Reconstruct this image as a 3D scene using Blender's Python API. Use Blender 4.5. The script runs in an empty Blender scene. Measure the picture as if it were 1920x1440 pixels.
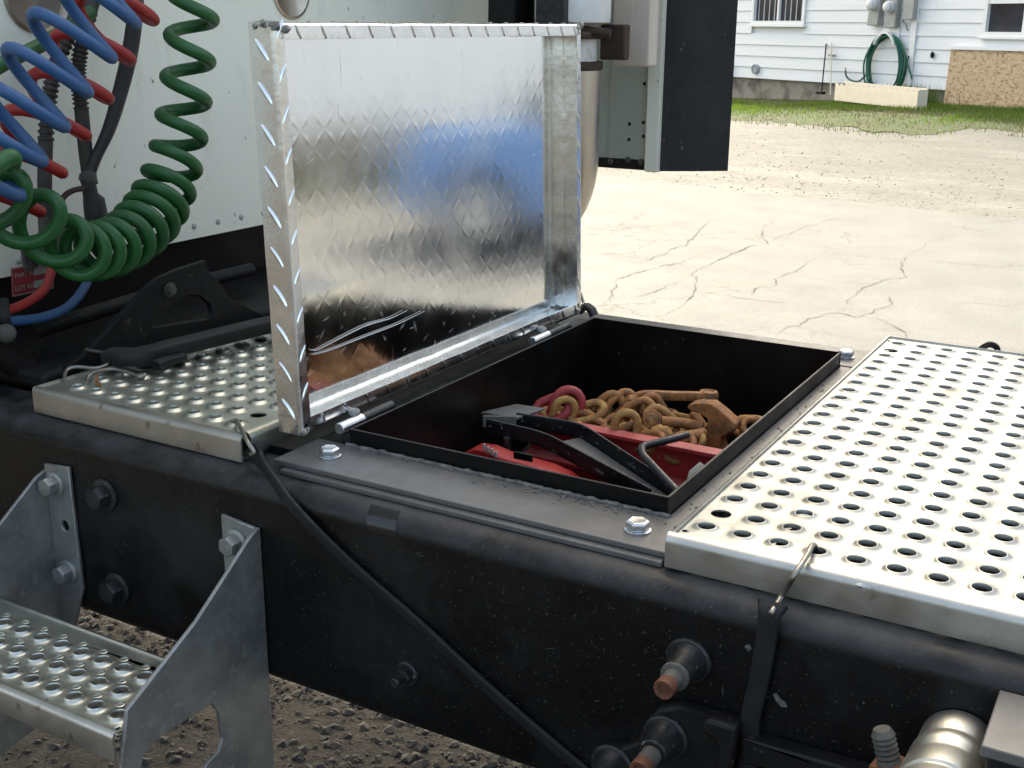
import bpy, bmesh, math, random
from mathutils import Vector, Matrix, noise
from mathutils.geometry import tessellate_polygon
R = math.radians
random.seed(7)
S = bpy.context.scene
COL = S.collection

# ------------------------------------------------------------------ camera, sky, sun, exposure
cd = bpy.data.cameras.new('camera'); cam = bpy.data.objects.new('camera', cd); COL.objects.link(cam)
cd.sensor_width = 36.0; cd.lens = 36.0 * 2203.5 / 1920; cd.clip_start = 0.02; cd.clip_end = 2000
yaw, pitch, roll = 0.525105, 0.297968, 0.006881
fw = Vector((-math.sin(yaw)*math.cos(pitch), math.cos(yaw)*math.cos(pitch), -math.sin(pitch)))
rt = Vector((math.cos(yaw), math.sin(yaw), 0)); up = rt.cross(fw)
r2 = rt*math.cos(roll) + up*math.sin(roll); u2 = up*math.cos(roll) - rt*math.sin(roll)
m = Matrix((r2, u2, -fw)).transposed().to_4x4(); m.translation = Vector((0.8266, -1.0424, 0.4614))
cam.matrix_world = m
S.camera = cam
SUN_EL, SUN_AZ = 44.0, -46.0          # azimuth from +Y, negative towards -X
w = bpy.data.worlds.new('World'); S.world = w; w.use_nodes = True
nt = w.node_tree; bg = nt.nodes['Background']
sky = nt.nodes.new('ShaderNodeTexSky'); sky.sky_type = 'NISHITA'; sky.sun_disc = False
sky.sun_elevation = R(SUN_EL); sky.sun_rotation = R(SUN_AZ)
sky.air_density = 0.7; sky.dust_density = 6.0; sky.ozone_density = 0.0
nt.links.new(sky.outputs[0], bg.inputs[0]); bg.inputs[1].default_value = 0.15
sd = bpy.data.lights.new('sun', 'SUN'); sd.energy = 2.0; sd.angle = R(0.6); sd.color = (1, .985, .97)
so = bpy.data.objects.new('sun', sd); COL.objects.link(so); so.location = (-6, 8, 9)
az, el = R(SUN_AZ), R(SUN_EL)
sdir = Vector((math.sin(az)*math.cos(el), math.cos(az)*math.cos(el), math.sin(el)))
so.rotation_euler = sdir.to_track_quat('Z', 'Y').to_euler()
S.view_settings.view_transform = 'Standard'; S.view_settings.look = 'None'
S.view_settings.exposure = 2.25; S.view_settings.gamma = 1.0
S.view_settings.use_white_balance = True; S.view_settings.white_balance_temperature = 7500; S.view_settings.white_balance_tint = 2
S.cycles.max_bounces = 8; S.cycles.glossy_bounces = 5

# ------------------------------------------------------------------ materials
MAT = {}
def mat(name, c1, c2=None, scale=8.0, rough=(.5, .6), metal=0.0, bump=0.0, bscale=None, spots=None, dust=None,
        stretch=None, coat=0.0, spec=0.5, detail=6.0, spots2=None, rscale=None, trans=0.0):
    m = bpy.data.materials.new(name); m.use_nodes = True; n = m.node_tree.nodes; l = m.node_tree.links
    b = n['Principled BSDF']; MAT[name] = m
    tc = n.new('ShaderNodeTexCoord'); mp = n.new('ShaderNodeMapping'); l.new(tc.outputs['Object'], mp.inputs[0])
    if stretch: mp.inputs['Scale'].default_value = stretch
    def nz(sc, det=detail, ro=.6):
        t = n.new('ShaderNodeTexNoise'); t.inputs['Scale'].default_value = sc; t.inputs['Detail'].default_value = det
        t.inputs['Roughness'].default_value = ro; l.new(mp.outputs[0], t.inputs['Vector']); return t.outputs[0]
    def ramp(src, a, c, lo=0.0, hi=1.0):
        r = n.new('ShaderNodeMapRange'); r.inputs[1].default_value = a; r.inputs[2].default_value = c
        r.inputs[3].default_value = lo; r.inputs[4].default_value = hi; l.new(src, r.inputs[0]); return r.outputs[0]
    def mix(f, a, c):
        x = n.new('ShaderNodeMix'); x.data_type = 'RGBA'; l.new(f, x.inputs[0])
        for i, q in ((6, a), (7, c)):
            if isinstance(q, tuple): x.inputs[i].default_value = (*q, 1)
            else: l.new(q, x.inputs[i])
        return x.outputs[2]
    N = nz(scale); rs = ramp(nz(rscale or scale*2.3), .3, .7, *rough)
    colr = mix(ramp(N, .32, .68), c1, c2 or c1)
    if spots:
        sc, lo, hi, cc = spots; colr = mix(ramp(nz(sc, 4, .55), lo, hi), colr, cc)
    if spots2:
        sc, lo, hi, cc = spots2; colr = mix(ramp(nz(sc, 12, .68), lo, hi), colr, cc)
    if dust:                               # dust that has settled on upward faces
        amt, cc = dust; g = n.new('ShaderNodeNewGeometry'); sx = n.new('ShaderNodeSeparateXYZ'); l.new(g.outputs['Normal'], sx.inputs[0])
        upf = ramp(sx.outputs[2], .15, .9, 0, 1); dn = ramp(nz(16, 14, .72), .36, .66, .08, 1)
        mu = n.new('ShaderNodeMath'); mu.operation = 'MULTIPLY'; l.new(upf, mu.inputs[0]); l.new(dn, mu.inputs[1])
        m2 = n.new('ShaderNodeMath'); m2.operation = 'MULTIPLY'; l.new(mu.outputs[0], m2.inputs[0]); m2.inputs[1].default_value = amt
        colr = mix(m2.outputs[0], colr, cc)
        ad = n.new('ShaderNodeMath'); ad.operation = 'ADD'; ad.use_clamp = True; l.new(rs, ad.inputs[0])
        m3 = n.new('ShaderNodeMath'); m3.operation = 'MULTIPLY'; l.new(m2.outputs[0], m3.inputs[0]); m3.inputs[1].default_value = .5
        l.new(m3.outputs[0], ad.inputs[1]); rs = ad.outputs[0]
    l.new(colr, b.inputs['Base Color']); l.new(rs, b.inputs['Roughness'])
    b.inputs['Metallic'].default_value = metal; b.inputs['Specular IOR Level'].default_value = spec
    b.inputs['Coat Weight'].default_value = coat; b.inputs['Coat Roughness'].default_value = .15
    b.inputs['Transmission Weight'].default_value = trans
    if bump:
        bp = n.new('ShaderNodeBump'); bp.inputs['Strength'].default_value = 1.0; bp.inputs['Distance'].default_value = bump
        l.new(nz(bscale or scale*3), bp.inputs['Height']); l.new(bp.outputs[0], b.inputs['Normal'])
    return m
mat('alu_deck', (.36,.37,.355), (.29,.30,.285), 18, (.36,.54), .94, .0003, 90, spots=(55,.665,.73,(.22,.19,.15)), spots2=(9,.52,.72,(.225,.22,.20)))
mat('alu_deck_worn', (.60,.61,.555), (.50,.51,.45), 11, (.32,.46), 1, .0002, 90, spots=(60,.66,.72,(.30,.28,.24)), spots2=(7,.55,.72,(.45,.43,.36)))
mat('alu_skirt', (.52,.51,.475), (.39,.38,.345), 14, (.34,.48), 1, .0002, 120, spots=(50,.64,.72,(.28,.24,.19)), stretch=(1,1,1))
mat('alu_tread', (.88,.88,.87), (.78,.78,.76), 22, (.16,.30), 1, .0004, 60)
mat('weld', (.45,.44,.42), (.18,.17,.15), 160, (.3,.6), 1, .002, 240)
mat('galvanised', (.36,.365,.35), (.22,.23,.225), 30, (.42,.58), .75, .0003, 160, spots=(12,.55,.75,(.19,.20,.205)), spots2=(60,.54,.70,(.42,.42,.40)))
mat('scratch', (.80,.80,.79), None, 40, (.5,.6), .6)
mat('black_paint', (.0030,.0031,.0035), (.0045,.0043,.0042), 5, (.24,.50), 0, .0005, 70, spots=(300,.655,.73,(.085,.080,.070)), spots2=(6,.50,.72,(.0165,.0165,.0168)), dust=(.75,(.075,.076,.077)), spec=.27)
mat('plate_paint', (.080,.079,.075), (.115,.112,.106), 18, (.32,.50), 0, .0003, 120, spots=(90,.66,.74,(.16,.15,.13)), spots2=(11,.58,.75,(.085,.08,.072)))
mat('box_paint', (.0026,.0024,.0023), (.0052,.0045,.004), 9, (.26,.45), 0, .0002, 80, spots=(120,.69,.76,(.06,.055,.05)), dust=(.3,(.05,.047,.043)), spec=.22)
mat('bar_black', (.004,.004,.0045), (.009,.0085,.0085), 25, (.28,.45), 0, .0003, 120, spots=(110,.64,.72,(.13,.125,.115)), dust=(.9,(.12,.117,.11)), spec=.3)
mat('scuff', (.075,.072,.067), (.03,.029,.027), 90, (.6,.8)); mat('tape_black', (.006,.006,.0065), None, 20, (.12,.2))
mat('dirt_bead', (.17,.165,.15), (.05,.05,.047), 120, (.7,.9), 0, .002, 150)
mat('rubber', (.009,.0092,.010), (.017,.017,.0175), 30, (.45,.62), 0, .0004, 160, dust=(.35,(.05,.049,.047)), spec=.3)
mat('flap_rubber', (.011,.0105,.010), (.019,.018,.017), 12, (.7,.85), 0, .0005, 120, spots=(95,.68,.74,(.16,.155,.14)), stretch=(1,1,.45))
mat('zinc', (.72,.73,.74), (.60,.61,.62), 60, (.22,.36), 1, .0002, 150)
mat('steel_wire', (.36,.34,.31), (.24,.22,.19), 90, (.35,.5), 1)
mat('bolt_black', (.013,.0135,.015), (.040,.040,.039), 70, (.3,.5), .4, .0003, 160, spots=(130,.66,.72,(.25,.24,.22)))
mat('rust', (.36,.150,.040), (.16,.058,.018), 60, (.5,.75), .15, .0016, 150, spots=(28,.54,.70,(.44,.24,.075)), spots2=(45,.50,.66,(.055,.028,.016)))
mat('rust_yellow', (.41,.22,.062), (.22,.100,.028), 60, (.55,.75), .15, .0012, 130, spots=(40,.54,.70,(.09,.045,.020)))
mat('rust_red_tip', (.15,.055,.026), (.08,.030,.016), 90, (.6,.8), .1, .0008, 150)
mat('red_paint', (.40,.030,.028), (.31,.018,.018), 20, (.38,.55), 0, .0003, 90, spots=(70,.64,.72,(.22,.07,.05)), dust=(.5,(.52,.24,.20)))
mat('red_plastic', (.42,.018,.016), (.33,.012,.012), 14, (.3,.42), 0, dust=(.25,(.45,.12,.1)), spots=(50,.68,.74,(.2,.05,.04)))
mat('red_link', (.32,.030,.030), (.22,.018,.018), 50, (.5,.6), 0, .0006, 120)
mat('cab_paint', (.83,.82,.70), (.78,.77,.65), 2.2, (.30,.42), 0, 0, spots=(75,.69,.735,(.12,.11,.08)), spots2=(9,.54,.80,(.56,.56,.45)), stretch=(1,1,.5))
mat('cab_side', (.42,.445,.39), (.36,.385,.34), 5, (.35,.5), 0, 0, spots=(40,.68,.74,(.17,.17,.13)), spots2=(6,.60,.78,(.33,.31,.25)))
mat('tan_plate', (.62,.53,.44), (.54,.46,.38), 30, (.5,.6), 0, 0, stretch=(2,2,.12))
mat('stack_steel', (.56,.50,.43), (.42,.37,.31), 10, (.28,.46), 1, .0006, 16, stretch=(1,1,.3), spots=(14,.58,.75,(.38,.26,.15)))
mat('muffler_white', (.70,.69,.66), (.6,.58,.52), 12, (.4,.5), 0, 0, spots=(16,.60,.74,(.34,.22,.12)))
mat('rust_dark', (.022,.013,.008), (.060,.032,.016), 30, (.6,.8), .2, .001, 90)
mat('dark_iron', (.0045,.0045,.005), (.010,.0095,.009), 14, (.45,.65), 0, .001, 60, spots=(90,.66,.73,(.055,.05,.045)), spec=.25)
mat('brown_dark', (.012,.008,.005), (.006,.0045,.0038), 5, (.6,.8), spec=.2)
mat('conduit', (.030,.026,.024), (.065,.055,.044), 45, (.5,.65), 0, .0003, 120)
mat('hose_jacket', (.020,.019,.020), (.038,.034,.033), 30, (.5,.62), 0, .0003, 150)
mat('hose_green', (.010,.088,.018), (.016,.112,.024), 26, (.36,.50), 0, .0002, 90, spots=(160,.66,.74,(.09,.12,.07)), spots2=(14,.52,.75,(.016,.062,.022)), dust=(.30,(.065,.145,.065)))
mat('hose_blue', (.022,.085,.215), (.034,.110,.25), 24, (.40,.58), 0, .0003, 120, spots=(160,.66,.74,(.12,.14,.16)), spots2=(14,.52,.75,(.05,.10,.17)), dust=(.35,(.12,.16,.21)))
mat('hose_red', (.38,.018,.017), (.31,.013,.014), 24, (.40,.55), 0, .0003, 120, spots=(160,.66,.74,(.26,.10,.08)), spots2=(14,.54,.75,(.33,.05,.04)), dust=(.3,(.45,.14,.11)))
mat('label_red', (.20,.012,.02), (.26,.02,.025), 40, (.5,.6)); mat('label_white', (.36,.34,.29), (.26,.24,.2), 60, (.6,.7))
mat('grimy', (.10,.095,.08), (.045,.042,.036), 40, (.6,.8), 0, .0006, 100)
mat('brushed', (.55,.55,.51), (.44,.44,.40), 12, (.36,.5), 1, .0003, 60, stretch=(1,.3,1))
mat('siding', (.78,.79,.80), (.74,.75,.76), 3, (.45,.6), 0, .0006, 30, stretch=(.4,.4,3))
mat('trim_white', (.80,.80,.79), None, 8, (.4,.5))
mat('foundation', (.34,.295,.24), (.25,.215,.175), 6, (.8,.95), 0, .004, 22, spots=(3,.5,.7,(.10,.085,.065)))
mat('roof_dark', (.07,.065,.06), (.05,.045,.04), 6, (.8,.95), 0, .004, 20)
mat('glass_dark', (.016,.020,.030), (.03,.035,.05), 3, (.04,.08), 0, spec=.8)
mat('window_inside', (.09,.10,.12), (.03,.035,.05), 2, (.7,.8))
mat('blind', (.42,.43,.45), (.35,.36,.38), 10, (.6,.7))
mat('meter_grey', (.36,.37,.36), (.30,.31,.30), 12, (.45,.55), .2)
mat('garden_hose', (.012,.10,.055), (.016,.13,.075), 12, (.38,.5))
mat('garden_hose_dark', (.010,.060,.075), (.014,.085,.085), 12, (.38,.5))
mat('planter_cream', (.74,.66,.52), (.66,.59,.47), 8, (.5,.6))
mat('osb', (.46,.33,.19), (.58,.43,.27), 9, (.65,.8), 0, .001, 40, spots=(16,.52,.60,(.34,.20,.10)), spots2=(24,.56,.62,(.66,.52,.35)), stretch=(1,1,1.8))
mat('asphalt', (.080,.083,.086), (.098,.101,.104), 1.3, (.85,.95), 0, .003, 160, spots=(110,.56,.68,(.048,.049,.049)), spots2=(.7,.55,.75,(.110,.113,.116)))
mat('crack', (.030,.0295,.028), (.050,.049,.047), 20, (.9,1))
mat('gravel', (.080,.080,.077), (.108,.107,.103), 3.0, (.85,.95), 0, .014, 60, spots=(46,.54,.66,(.052,.050,.045)), spots2=(1.3,.52,.68,(.132,.131,.127)), stretch=(.35,1,1))
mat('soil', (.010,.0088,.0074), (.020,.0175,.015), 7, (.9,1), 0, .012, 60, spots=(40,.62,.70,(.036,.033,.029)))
mat('turf', (.022,.045,.007), (.040,.050,.014), 2.6, (.9,1), 0, .02, 40, spots=(5,.54,.70,(.055,.048,.030)), spots2=(16,.58,.72,(.065,.060,.048)))
mat('grass_blade', (.075,.150,.018), (.135,.195,.034), 3, (.5,.6)); mat('grass_dry', (.14,.125,.055), (.10,.10,.035), 3, (.6,.7))
mat('stone', (.022,.0205,.0188), (.046,.043,.039), 9, (.8,.95), 0, .003, 60); mat('stone_pale', (.16,.155,.145), (.24,.23,.215), 9, (.8,.95), 0, .003, 60)
mat('stone_dark', (.018,.0175,.0168), (.038,.0365,.034), 9, (.8,.95), 0, .003, 60)
mat('car_blue', (.17,.31,.58), (.175,.32,.60), 2, (.2,.25), 0, coat=.8); mat('tyre', (.02,.02,.021), (.03,.03,.03), 20, (.7,.85))
mat('lamp_glass', (.6,.6,.6), None, 5, (.1,.15)); mat('lamp_red', (.3,.01,.01), None, 5, (.15,.2))

def backlit(m, k):                         # thin blades let light through
    n = m.node_tree.nodes; l = m.node_tree.links; b = n['Principled BSDF']; o = n['Material Output']
    t = n.new('ShaderNodeBsdfTranslucent'); l.new(b.inputs['Base Color'].links[0].from_socket, t.inputs[0])
    mx = n.new('ShaderNodeMixShader'); mx.inputs[0].default_value = k; l.new(b.outputs[0], mx.inputs[1]); l.new(t.outputs[0], mx.inputs[2]); l.new(mx.outputs[0], o.inputs[0])
backlit(MAT['grass_blade'], .5); backlit(MAT['grass_dry'], .4)
def fine_cracks(m):                        # hairline network between the larger cracks, and old stains
    n = m.node_tree.nodes; l = m.node_tree.links; b = n['Principled BSDF']; tc = n['Texture Coordinate']
    src = b.inputs['Base Color'].links[0].from_socket
    wob = n.new('ShaderNodeTexNoise'); wob.inputs['Scale'].default_value = 2.2; wob.inputs['Detail'].default_value = 8; wob.inputs['Roughness'].default_value = .7; l.new(tc.outputs['Object'], wob.inputs[0])
    ad = n.new('ShaderNodeMix'); ad.data_type = 'RGBA'; ad.blend_type = 'LINEAR_LIGHT'; ad.inputs[0].default_value = .35; l.new(tc.outputs['Object'], ad.inputs[6]); l.new(wob.outputs['Color'], ad.inputs[7])
    vo = n.new('ShaderNodeTexVoronoi'); vo.feature = 'DISTANCE_TO_EDGE'; vo.inputs['Scale'].default_value = .85; l.new(ad.outputs[2], vo.inputs['Vector'])
    mr = n.new('ShaderNodeMapRange'); mr.inputs[1].default_value = .002; mr.inputs[2].default_value = .011; mr.inputs[3].default_value = 1; mr.inputs[4].default_value = 0; l.new(vo.outputs['Distance'], mr.inputs[0])
    ms = n.new('ShaderNodeTexNoise'); ms.inputs['Scale'].default_value = .55; ms.inputs['Detail'].default_value = 3; l.new(tc.outputs['Object'], ms.inputs[0])
    mk = n.new('ShaderNodeMapRange'); mk.inputs[1].default_value = .42; mk.inputs[2].default_value = .58; mk.inputs[4].default_value = .75; l.new(ms.outputs[0], mk.inputs[0])
    mu = n.new('ShaderNodeMath'); mu.operation = 'MULTIPLY'; l.new(mr.outputs[0], mu.inputs[0]); l.new(mk.outputs[0], mu.inputs[1])
    mx = n.new('ShaderNodeMix'); mx.data_type = 'RGBA'; l.new(mu.outputs[0], mx.inputs[0]); l.new(src, mx.inputs[6]); mx.inputs[7].default_value = (.034, .034, .033, 1)
    l.new(mx.outputs[2], b.inputs['Base Color'])
fine_cracks(MAT['asphalt'])
# the inside of the lid: mill-finish back of tread plate, the pattern shows through as faint dents
def lid_material():
    m = mat('alu_lid', (.92,.92,.90), (.87,.87,.85), 6, (.07,.15), 1)
    n = m.node_tree.nodes; l = m.node_tree.links; b = n['Principled BSDF']; tc = n['Texture Coordinate']
    sx = n.new('ShaderNodeSeparateXYZ'); l.new(tc.outputs['Object'], sx.inputs[0])
    def mth(op, a, c=None):
        x = n.new('ShaderNodeMath'); x.operation = op
        for i, q in ((0, a), (1, c)):
            if q is None: continue
            if isinstance(q, (int, float)): x.inputs[i].default_value = q
            else: l.new(q, x.inputs[i])
        return x.outputs[0]
    c = .0222
    def cellf(o): return mth('SUBTRACT', mth('FRACT', mth('DIVIDE', o, c)), .5), mth('FLOOR', mth('DIVIDE', o, c))
    (u, fu), (v, fv) = cellf(sx.outputs[1]), cellf(sx.outputs[2])
    sg = mth('SUBTRACT', 1, mth('MULTIPLY', mth('ABSOLUTE', mth('MODULO', mth('ADD', fu, fv), 2)), 2))
    sv = mth('MULTIPLY', v, sg)
    a = mth('ABSOLUTE', mth('ADD', u, sv)); b_ = mth('ABSOLUTE', mth('SUBTRACT', u, sv))
    dents = mth('SMOOTH_MAX', 0, mth('SUBTRACT', 1, mth('ADD', mth('DIVIDE', a, .95), mth('DIVIDE', b_, .34))))
    nz = n.new('ShaderNodeTexNoise'); nz.inputs['Scale'].default_value = 7; nz.inputs['Detail'].default_value = 1; l.new(tc.outputs['Object'], nz.inputs[0])
    h = mth('ADD', mth('MULTIPLY', dents, .000042), mth('MULTIPLY', nz.outputs[0], .00022))
    # fine scratches: stretched noise lines in two directions
    for rot, amt in ((R(28), .00006), (R(-35), .00005)):
        mp = n.new('ShaderNodeMapping'); mp.inputs['Rotation'].default_value = (rot, 0, 0); mp.inputs['Scale'].default_value = (1, 260, 9)
        l.new(tc.outputs['Object'], mp.inputs[0]); t = n.new('ShaderNodeTexNoise'); t.inputs['Scale'].default_value = 1.0; t.inputs['Detail'].default_value = 2
        l.new(mp.outputs[0], t.inputs[0]); r = n.new('ShaderNodeMapRange'); r.inputs[1].default_value = .72; r.inputs[2].default_value = .78; l.new(t.outputs[0], r.inputs[0])
        h = mth('ADD', h, mth('MULTIPLY', r.outputs[0], amt))
    bp = n.new('ShaderNodeBump'); bp.inputs['Strength'].default_value = 1; bp.inputs['Distance'].default_value = 1; l.new(h, bp.inputs['Height'])
    l.new(bp.outputs[0], b.inputs['Normal'])
lid_material()

# ------------------------------------------------------------------ mesh helpers
WL = {}
def frame(d):
    d = Vector(d).normalized(); a = Vector((0, 0, 1)) if abs(d.z) < .9 else Vector((0, 1, 0))
    u = d.cross(a).normalized(); return d, u, d.cross(u).normalized()
def catmull(P, k=6):
    P = [Vector(q) for q in P]; Q = [P[0]*2-P[1]] + P + [P[-1]*2-P[-2]]; out = []
    for i in range(1, len(Q)-2):
        a, b, c, d = Q[i-1:i+3]
        for j in range(k):
            t = j/k; out.append(.5*((2*b)+(c-a)*t+(2*a-5*b+4*c-d)*t*t+(3*b-a-3*c+d)*t**3))
    return out + [P[-1]]
class MB:
    def __init__(s): s.v = []; s.f = []
    def add(s, vs, fs):
        o = len(s.v); s.v += [Vector(q) for q in vs]; s.f += [tuple(i+o for i in q) for q in fs]; return s
    def box(s, a, b, M=None):
        x0, y0, z0 = a; x1, y1, z1 = b
        vs = [Vector(q) for q in ((x0,y0,z0),(x1,y0,z0),(x1,y1,z0),(x0,y1,z0),(x0,y0,z1),(x1,y0,z1),(x1,y1,z1),(x0,y1,z1))]
        if M: vs = [M @ q for q in vs]
        return s.add(vs, [(3,2,1,0),(4,5,6,7),(0,1,5,4),(1,2,6,5),(2,3,7,6),(3,0,4,7)])
    def bar(s, p, q, wu, wv, upv=(0,0,1)):
        p, q = Vector(p), Vector(q); d = (q-p).normalized(); u = d.cross(Vector(upv)).normalized(); v = u.cross(d)
        vs = [c + u*a*wu/2 + v*b*wv/2 for c in (p, q) for a, b in ((-1,-1),(1,-1),(1,1),(-1,1))]
        return s.add(vs, [(0,1,2,3),(7,6,5,4),(0,4,5,1),(1,5,6,2),(2,6,7,3),(3,7,4,0)])
    def prism(s, loops, axis, a, b, M=None):     # polygon (with holes) in the plane across an axis, extruded a..b
        def P(q, t):
            r = {0: (t, q[0], q[1]), 1: (q[0], t, q[1]), 2: (q[0], q[1], t)}[axis]
            return (M @ Vector(r)) if M else Vector(r)
        flat = [q for lp in loops for q in lp]
        tri = tessellate_polygon([[Vector((q[0], q[1], 0)) for q in lp] for lp in loops])
        n = len(flat); vs = [P(q, a) for q in flat] + [P(q, b) for q in flat]
        fs = [tuple(t) for t in tri] + [tuple(i+n for i in reversed(t)) for t in tri]; o = 0
        for lp in loops:
            k = len(lp)
            fs += [(o+i, o+(i+1) % k, o+(i+1) % k+n, o+i+n) for i in range(k)]; o += k
        return s.add(vs, fs)
    def tube(s, P, r, n=10, closed=False, flat=None, upv=None, caps=True):
        P = [Vector(q) for q in P]; N = len(P); vs = []; fs = []
        if closed: T = [(P[(i+1) % N]-P[i-1]).normalized() for i in range(N)]
        else: T = [(P[min(i+1, N-1)]-P[max(i-1, 0)]).normalized() for i in range(N)]
        u = frame(T[0])[1]
        for i in range(N):
            if upv is not None: u = T[i].cross(Vector(upv))
            u = (u - T[i]*u.dot(T[i])).normalized(); v = T[i].cross(u)
            rr = r[i] if isinstance(r, (list, tuple)) else r
            ku, kv = flat if flat else (1, 1)
            for k in range(n):
                a = 2*math.pi*(k+.5)/n; c, d = math.cos(a), math.sin(a)
                if flat:                        # superellipse: a strap with rounded edges
                    c = math.copysign(abs(c)**.45, c); d = math.copysign(abs(d)**.45, d)
                vs.append(P[i]+u*(rr*ku*c)+v*(rr*kv*d))
        M_ = N if closed else N-1
        for i in range(M_):
            j = (i+1) % N
            for k in range(n): fs.append((i*n+k, i*n+(k+1) % n, j*n+(k+1) % n, j*n+k))
        if not closed and caps: fs += [tuple(reversed(range(n))), tuple((N-1)*n+k for k in range(n))]
        return s.add(vs, fs)
    def lathe(s, prof, o, d, n=20, phase=0.0):  # prof: (radius, height) along d
        o = Vector(o); d, u, v = frame(d); vs = []; fs = []
        for r, h in prof:
            for k in range(n):
                a = 2*math.pi*k/n+phase; vs.append(o+d*h+u*(r*math.cos(a))+v*(r*math.sin(a)))
        for i in range(len(prof)-1):
            for k in range(n): fs.append((i*n+k, i*n+(k+1) % n, (i+1)*n+(k+1) % n, (i+1)*n+k))
        fs += [tuple(reversed(range(n))), tuple((len(prof)-1)*n+k for k in range(n))]
        return s.add(vs, fs)
    def ball(s, c, r, n=12, rough=0.0, sc=(1,1,1), seed=0):
        c = Vector(c); vs = []; fs = []
        for i in range(n//2+1):
            t = math.pi*i/(n//2)
            for k in range(n):
                a = 2*math.pi*k/n; q = Vector((math.sin(t)*math.cos(a), math.sin(t)*math.sin(a), math.cos(t)))
                rr = r*(1+rough*noise.noise(q*1.7+Vector((seed, seed*.7, 0)))); vs.append(c+Vector((q.x*sc[0], q.y*sc[1], q.z*sc[2]))*rr)
        for i in range(n//2):
            for k in range(n): fs.append((i*n+k, (i+1)*n+k, (i+1)*n+(k+1) % n, i*n+(k+1) % n))
        return s.add(vs, fs)
    def mesh(s, name, material, origin, smooth=38, weld=1e-6):
        me = bpy.data.meshes.new(name); me.from_pydata([tuple(q-origin) for q in s.v], [], s.f)
        bm = bmesh.new(); bm.from_mesh(me); bmesh.ops.remove_doubles(bm, verts=bm.verts, dist=weld)
        bmesh.ops.recalc_face_normals(bm, faces=bm.faces); bm.to_mesh(me); bm.free()
        for q in me.polygons: q.use_smooth = True
        me.set_sharp_from_angle(angle=R(smooth)); me.materials.append(MAT[material]); return me
    def build(s, name, material, parent=None, bev=0.0, seg=2, smooth=38, origin=None):
        if origin is None:
            lo = [min(q[i] for q in s.v) for i in range(3)]; hi = [max(q[i] for q in s.v) for i in range(3)]
            origin = Vector(((lo[0]+hi[0])/2, (lo[1]+hi[1])/2, (lo[2]+hi[2])/2 if parent else lo[2]))
        o = bpy.data.objects.new(name, s.mesh(name, material, Vector(origin), smooth)); COL.objects.link(o)
        put(o, origin, parent)
        if bev:
            b = o.modifiers.new('bevel', 'BEVEL'); b.width = bev; b.segments = seg; b.limit_method = 'ANGLE'; b.angle_limit = R(35)
        return o
def put(o, loc, parent=None):
    loc = Vector(loc); WL[o.name] = loc
    if parent: o.parent = parent; o.location = loc - WL[parent.name]
    else: o.location = loc
def tag(o, label, cat, group=None):
    o['label'] = label; o['category'] = cat
    if group: o['group'] = group
    return o
def thing(name, loc, label, cat, group=None):
    o = bpy.data.objects.new(name, None); o.empty_display_size = .1; COL.objects.link(o); put(o, loc); return tag(o, label, cat, group)
def structure(o, kind='structure'): o['kind'] = kind; return o
def share(src, name, loc, parent, rot=None):     # another copy of an alike piece, sharing its mesh
    o = bpy.data.objects.new(name, src.data); COL.objects.link(o); put(o, loc, parent)
    if rot: o.rotation_euler = rot
    for md in src.modifiers:
        b = o.modifiers.new(md.name, md.type); b.width = md.width; b.segments = md.segments; b.limit_method = 'ANGLE'; b.angle_limit = md.angle_limit
    return o
def hexprof(r, h): return [(r*.96, 0), (r, .0006), (r, h*.8), (r*.9, h)]

# ------------------------------------------------------------------ ground, road, verge
def gz(y, x=0.0):
    k = min(1, max(0, (y-8.8)/6.2)); return -1 + (.38-.045*min(5, max(0, -2.6-x)))*k*k*(3-2*k)
def sheet(name, material, xs, ys, lift, edge=None, rough=0.0, kind='structure'):
    g = MB(); nx = len(xs); vs = []; fs = []
    for j, y in enumerate(ys):
        for i, x in enumerate(xs):
            yy = y
            if edge: yy = edge(x, y, j, len(ys))
            vs.append((x, yy, gz(yy, x)+lift+rough*noise.noise(Vector((x*1.3, yy*1.3, 0)))))
    for j in range(len(ys)-1):
        for i in range(nx-1): fs.append((j*nx+i, j*nx+i+1, (j+1)*nx+i+1, (j+1)*nx+i))
    g.add(vs, fs); o = g.build(name, material, None, origin=(0, 0, -1)); o['kind'] = kind; return o
def lin(a, b, n): return [a+(b-a)*i/(n-1) for i in range(n)]
sheet('ground', 'gravel', [-400,-120,-40]+lin(-20, 20, 41)+[40,120,400], [-200,-60,-20]+lin(-8, 30, 77)+[45,120,500], 0)
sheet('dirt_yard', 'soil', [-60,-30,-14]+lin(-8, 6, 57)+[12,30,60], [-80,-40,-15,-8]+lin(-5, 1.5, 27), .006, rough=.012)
def road_edge(x, y, j, n):
    f = 8.95-.14*(x+.34)+.10*noise.noise(Vector((x*.9, 3, 0)))+.04*noise.noise(Vector((x*4, 9, 0)))
    nr = 1.45+.12*noise.noise(Vector((x*1.1, 7, 0)))
    return nr+(f-nr)*j/(n-1)
road = sheet('road', 'asphalt', lin(-20, 20, 161), lin(0, 1, 24), .008, edge=road_edge)
NE = [(-4.656, 14.038), (-3.763, 13.815), (-2.816, 13.27), (-2.145, 13.027), (-1.831, 13.214), (-1.538, 13.85), (-0.977, 13.589)]
def NEAR(x):
    if x <= NE[0][0]: return NE[0][1]
    for (a, b), (c, d) in zip(NE, NE[1:]):
        if a <= x <= c: return b+(d-b)*(x-a)/(c-a)
    return NE[-1][1]-.5*(x-NE[-1][0])
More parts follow.
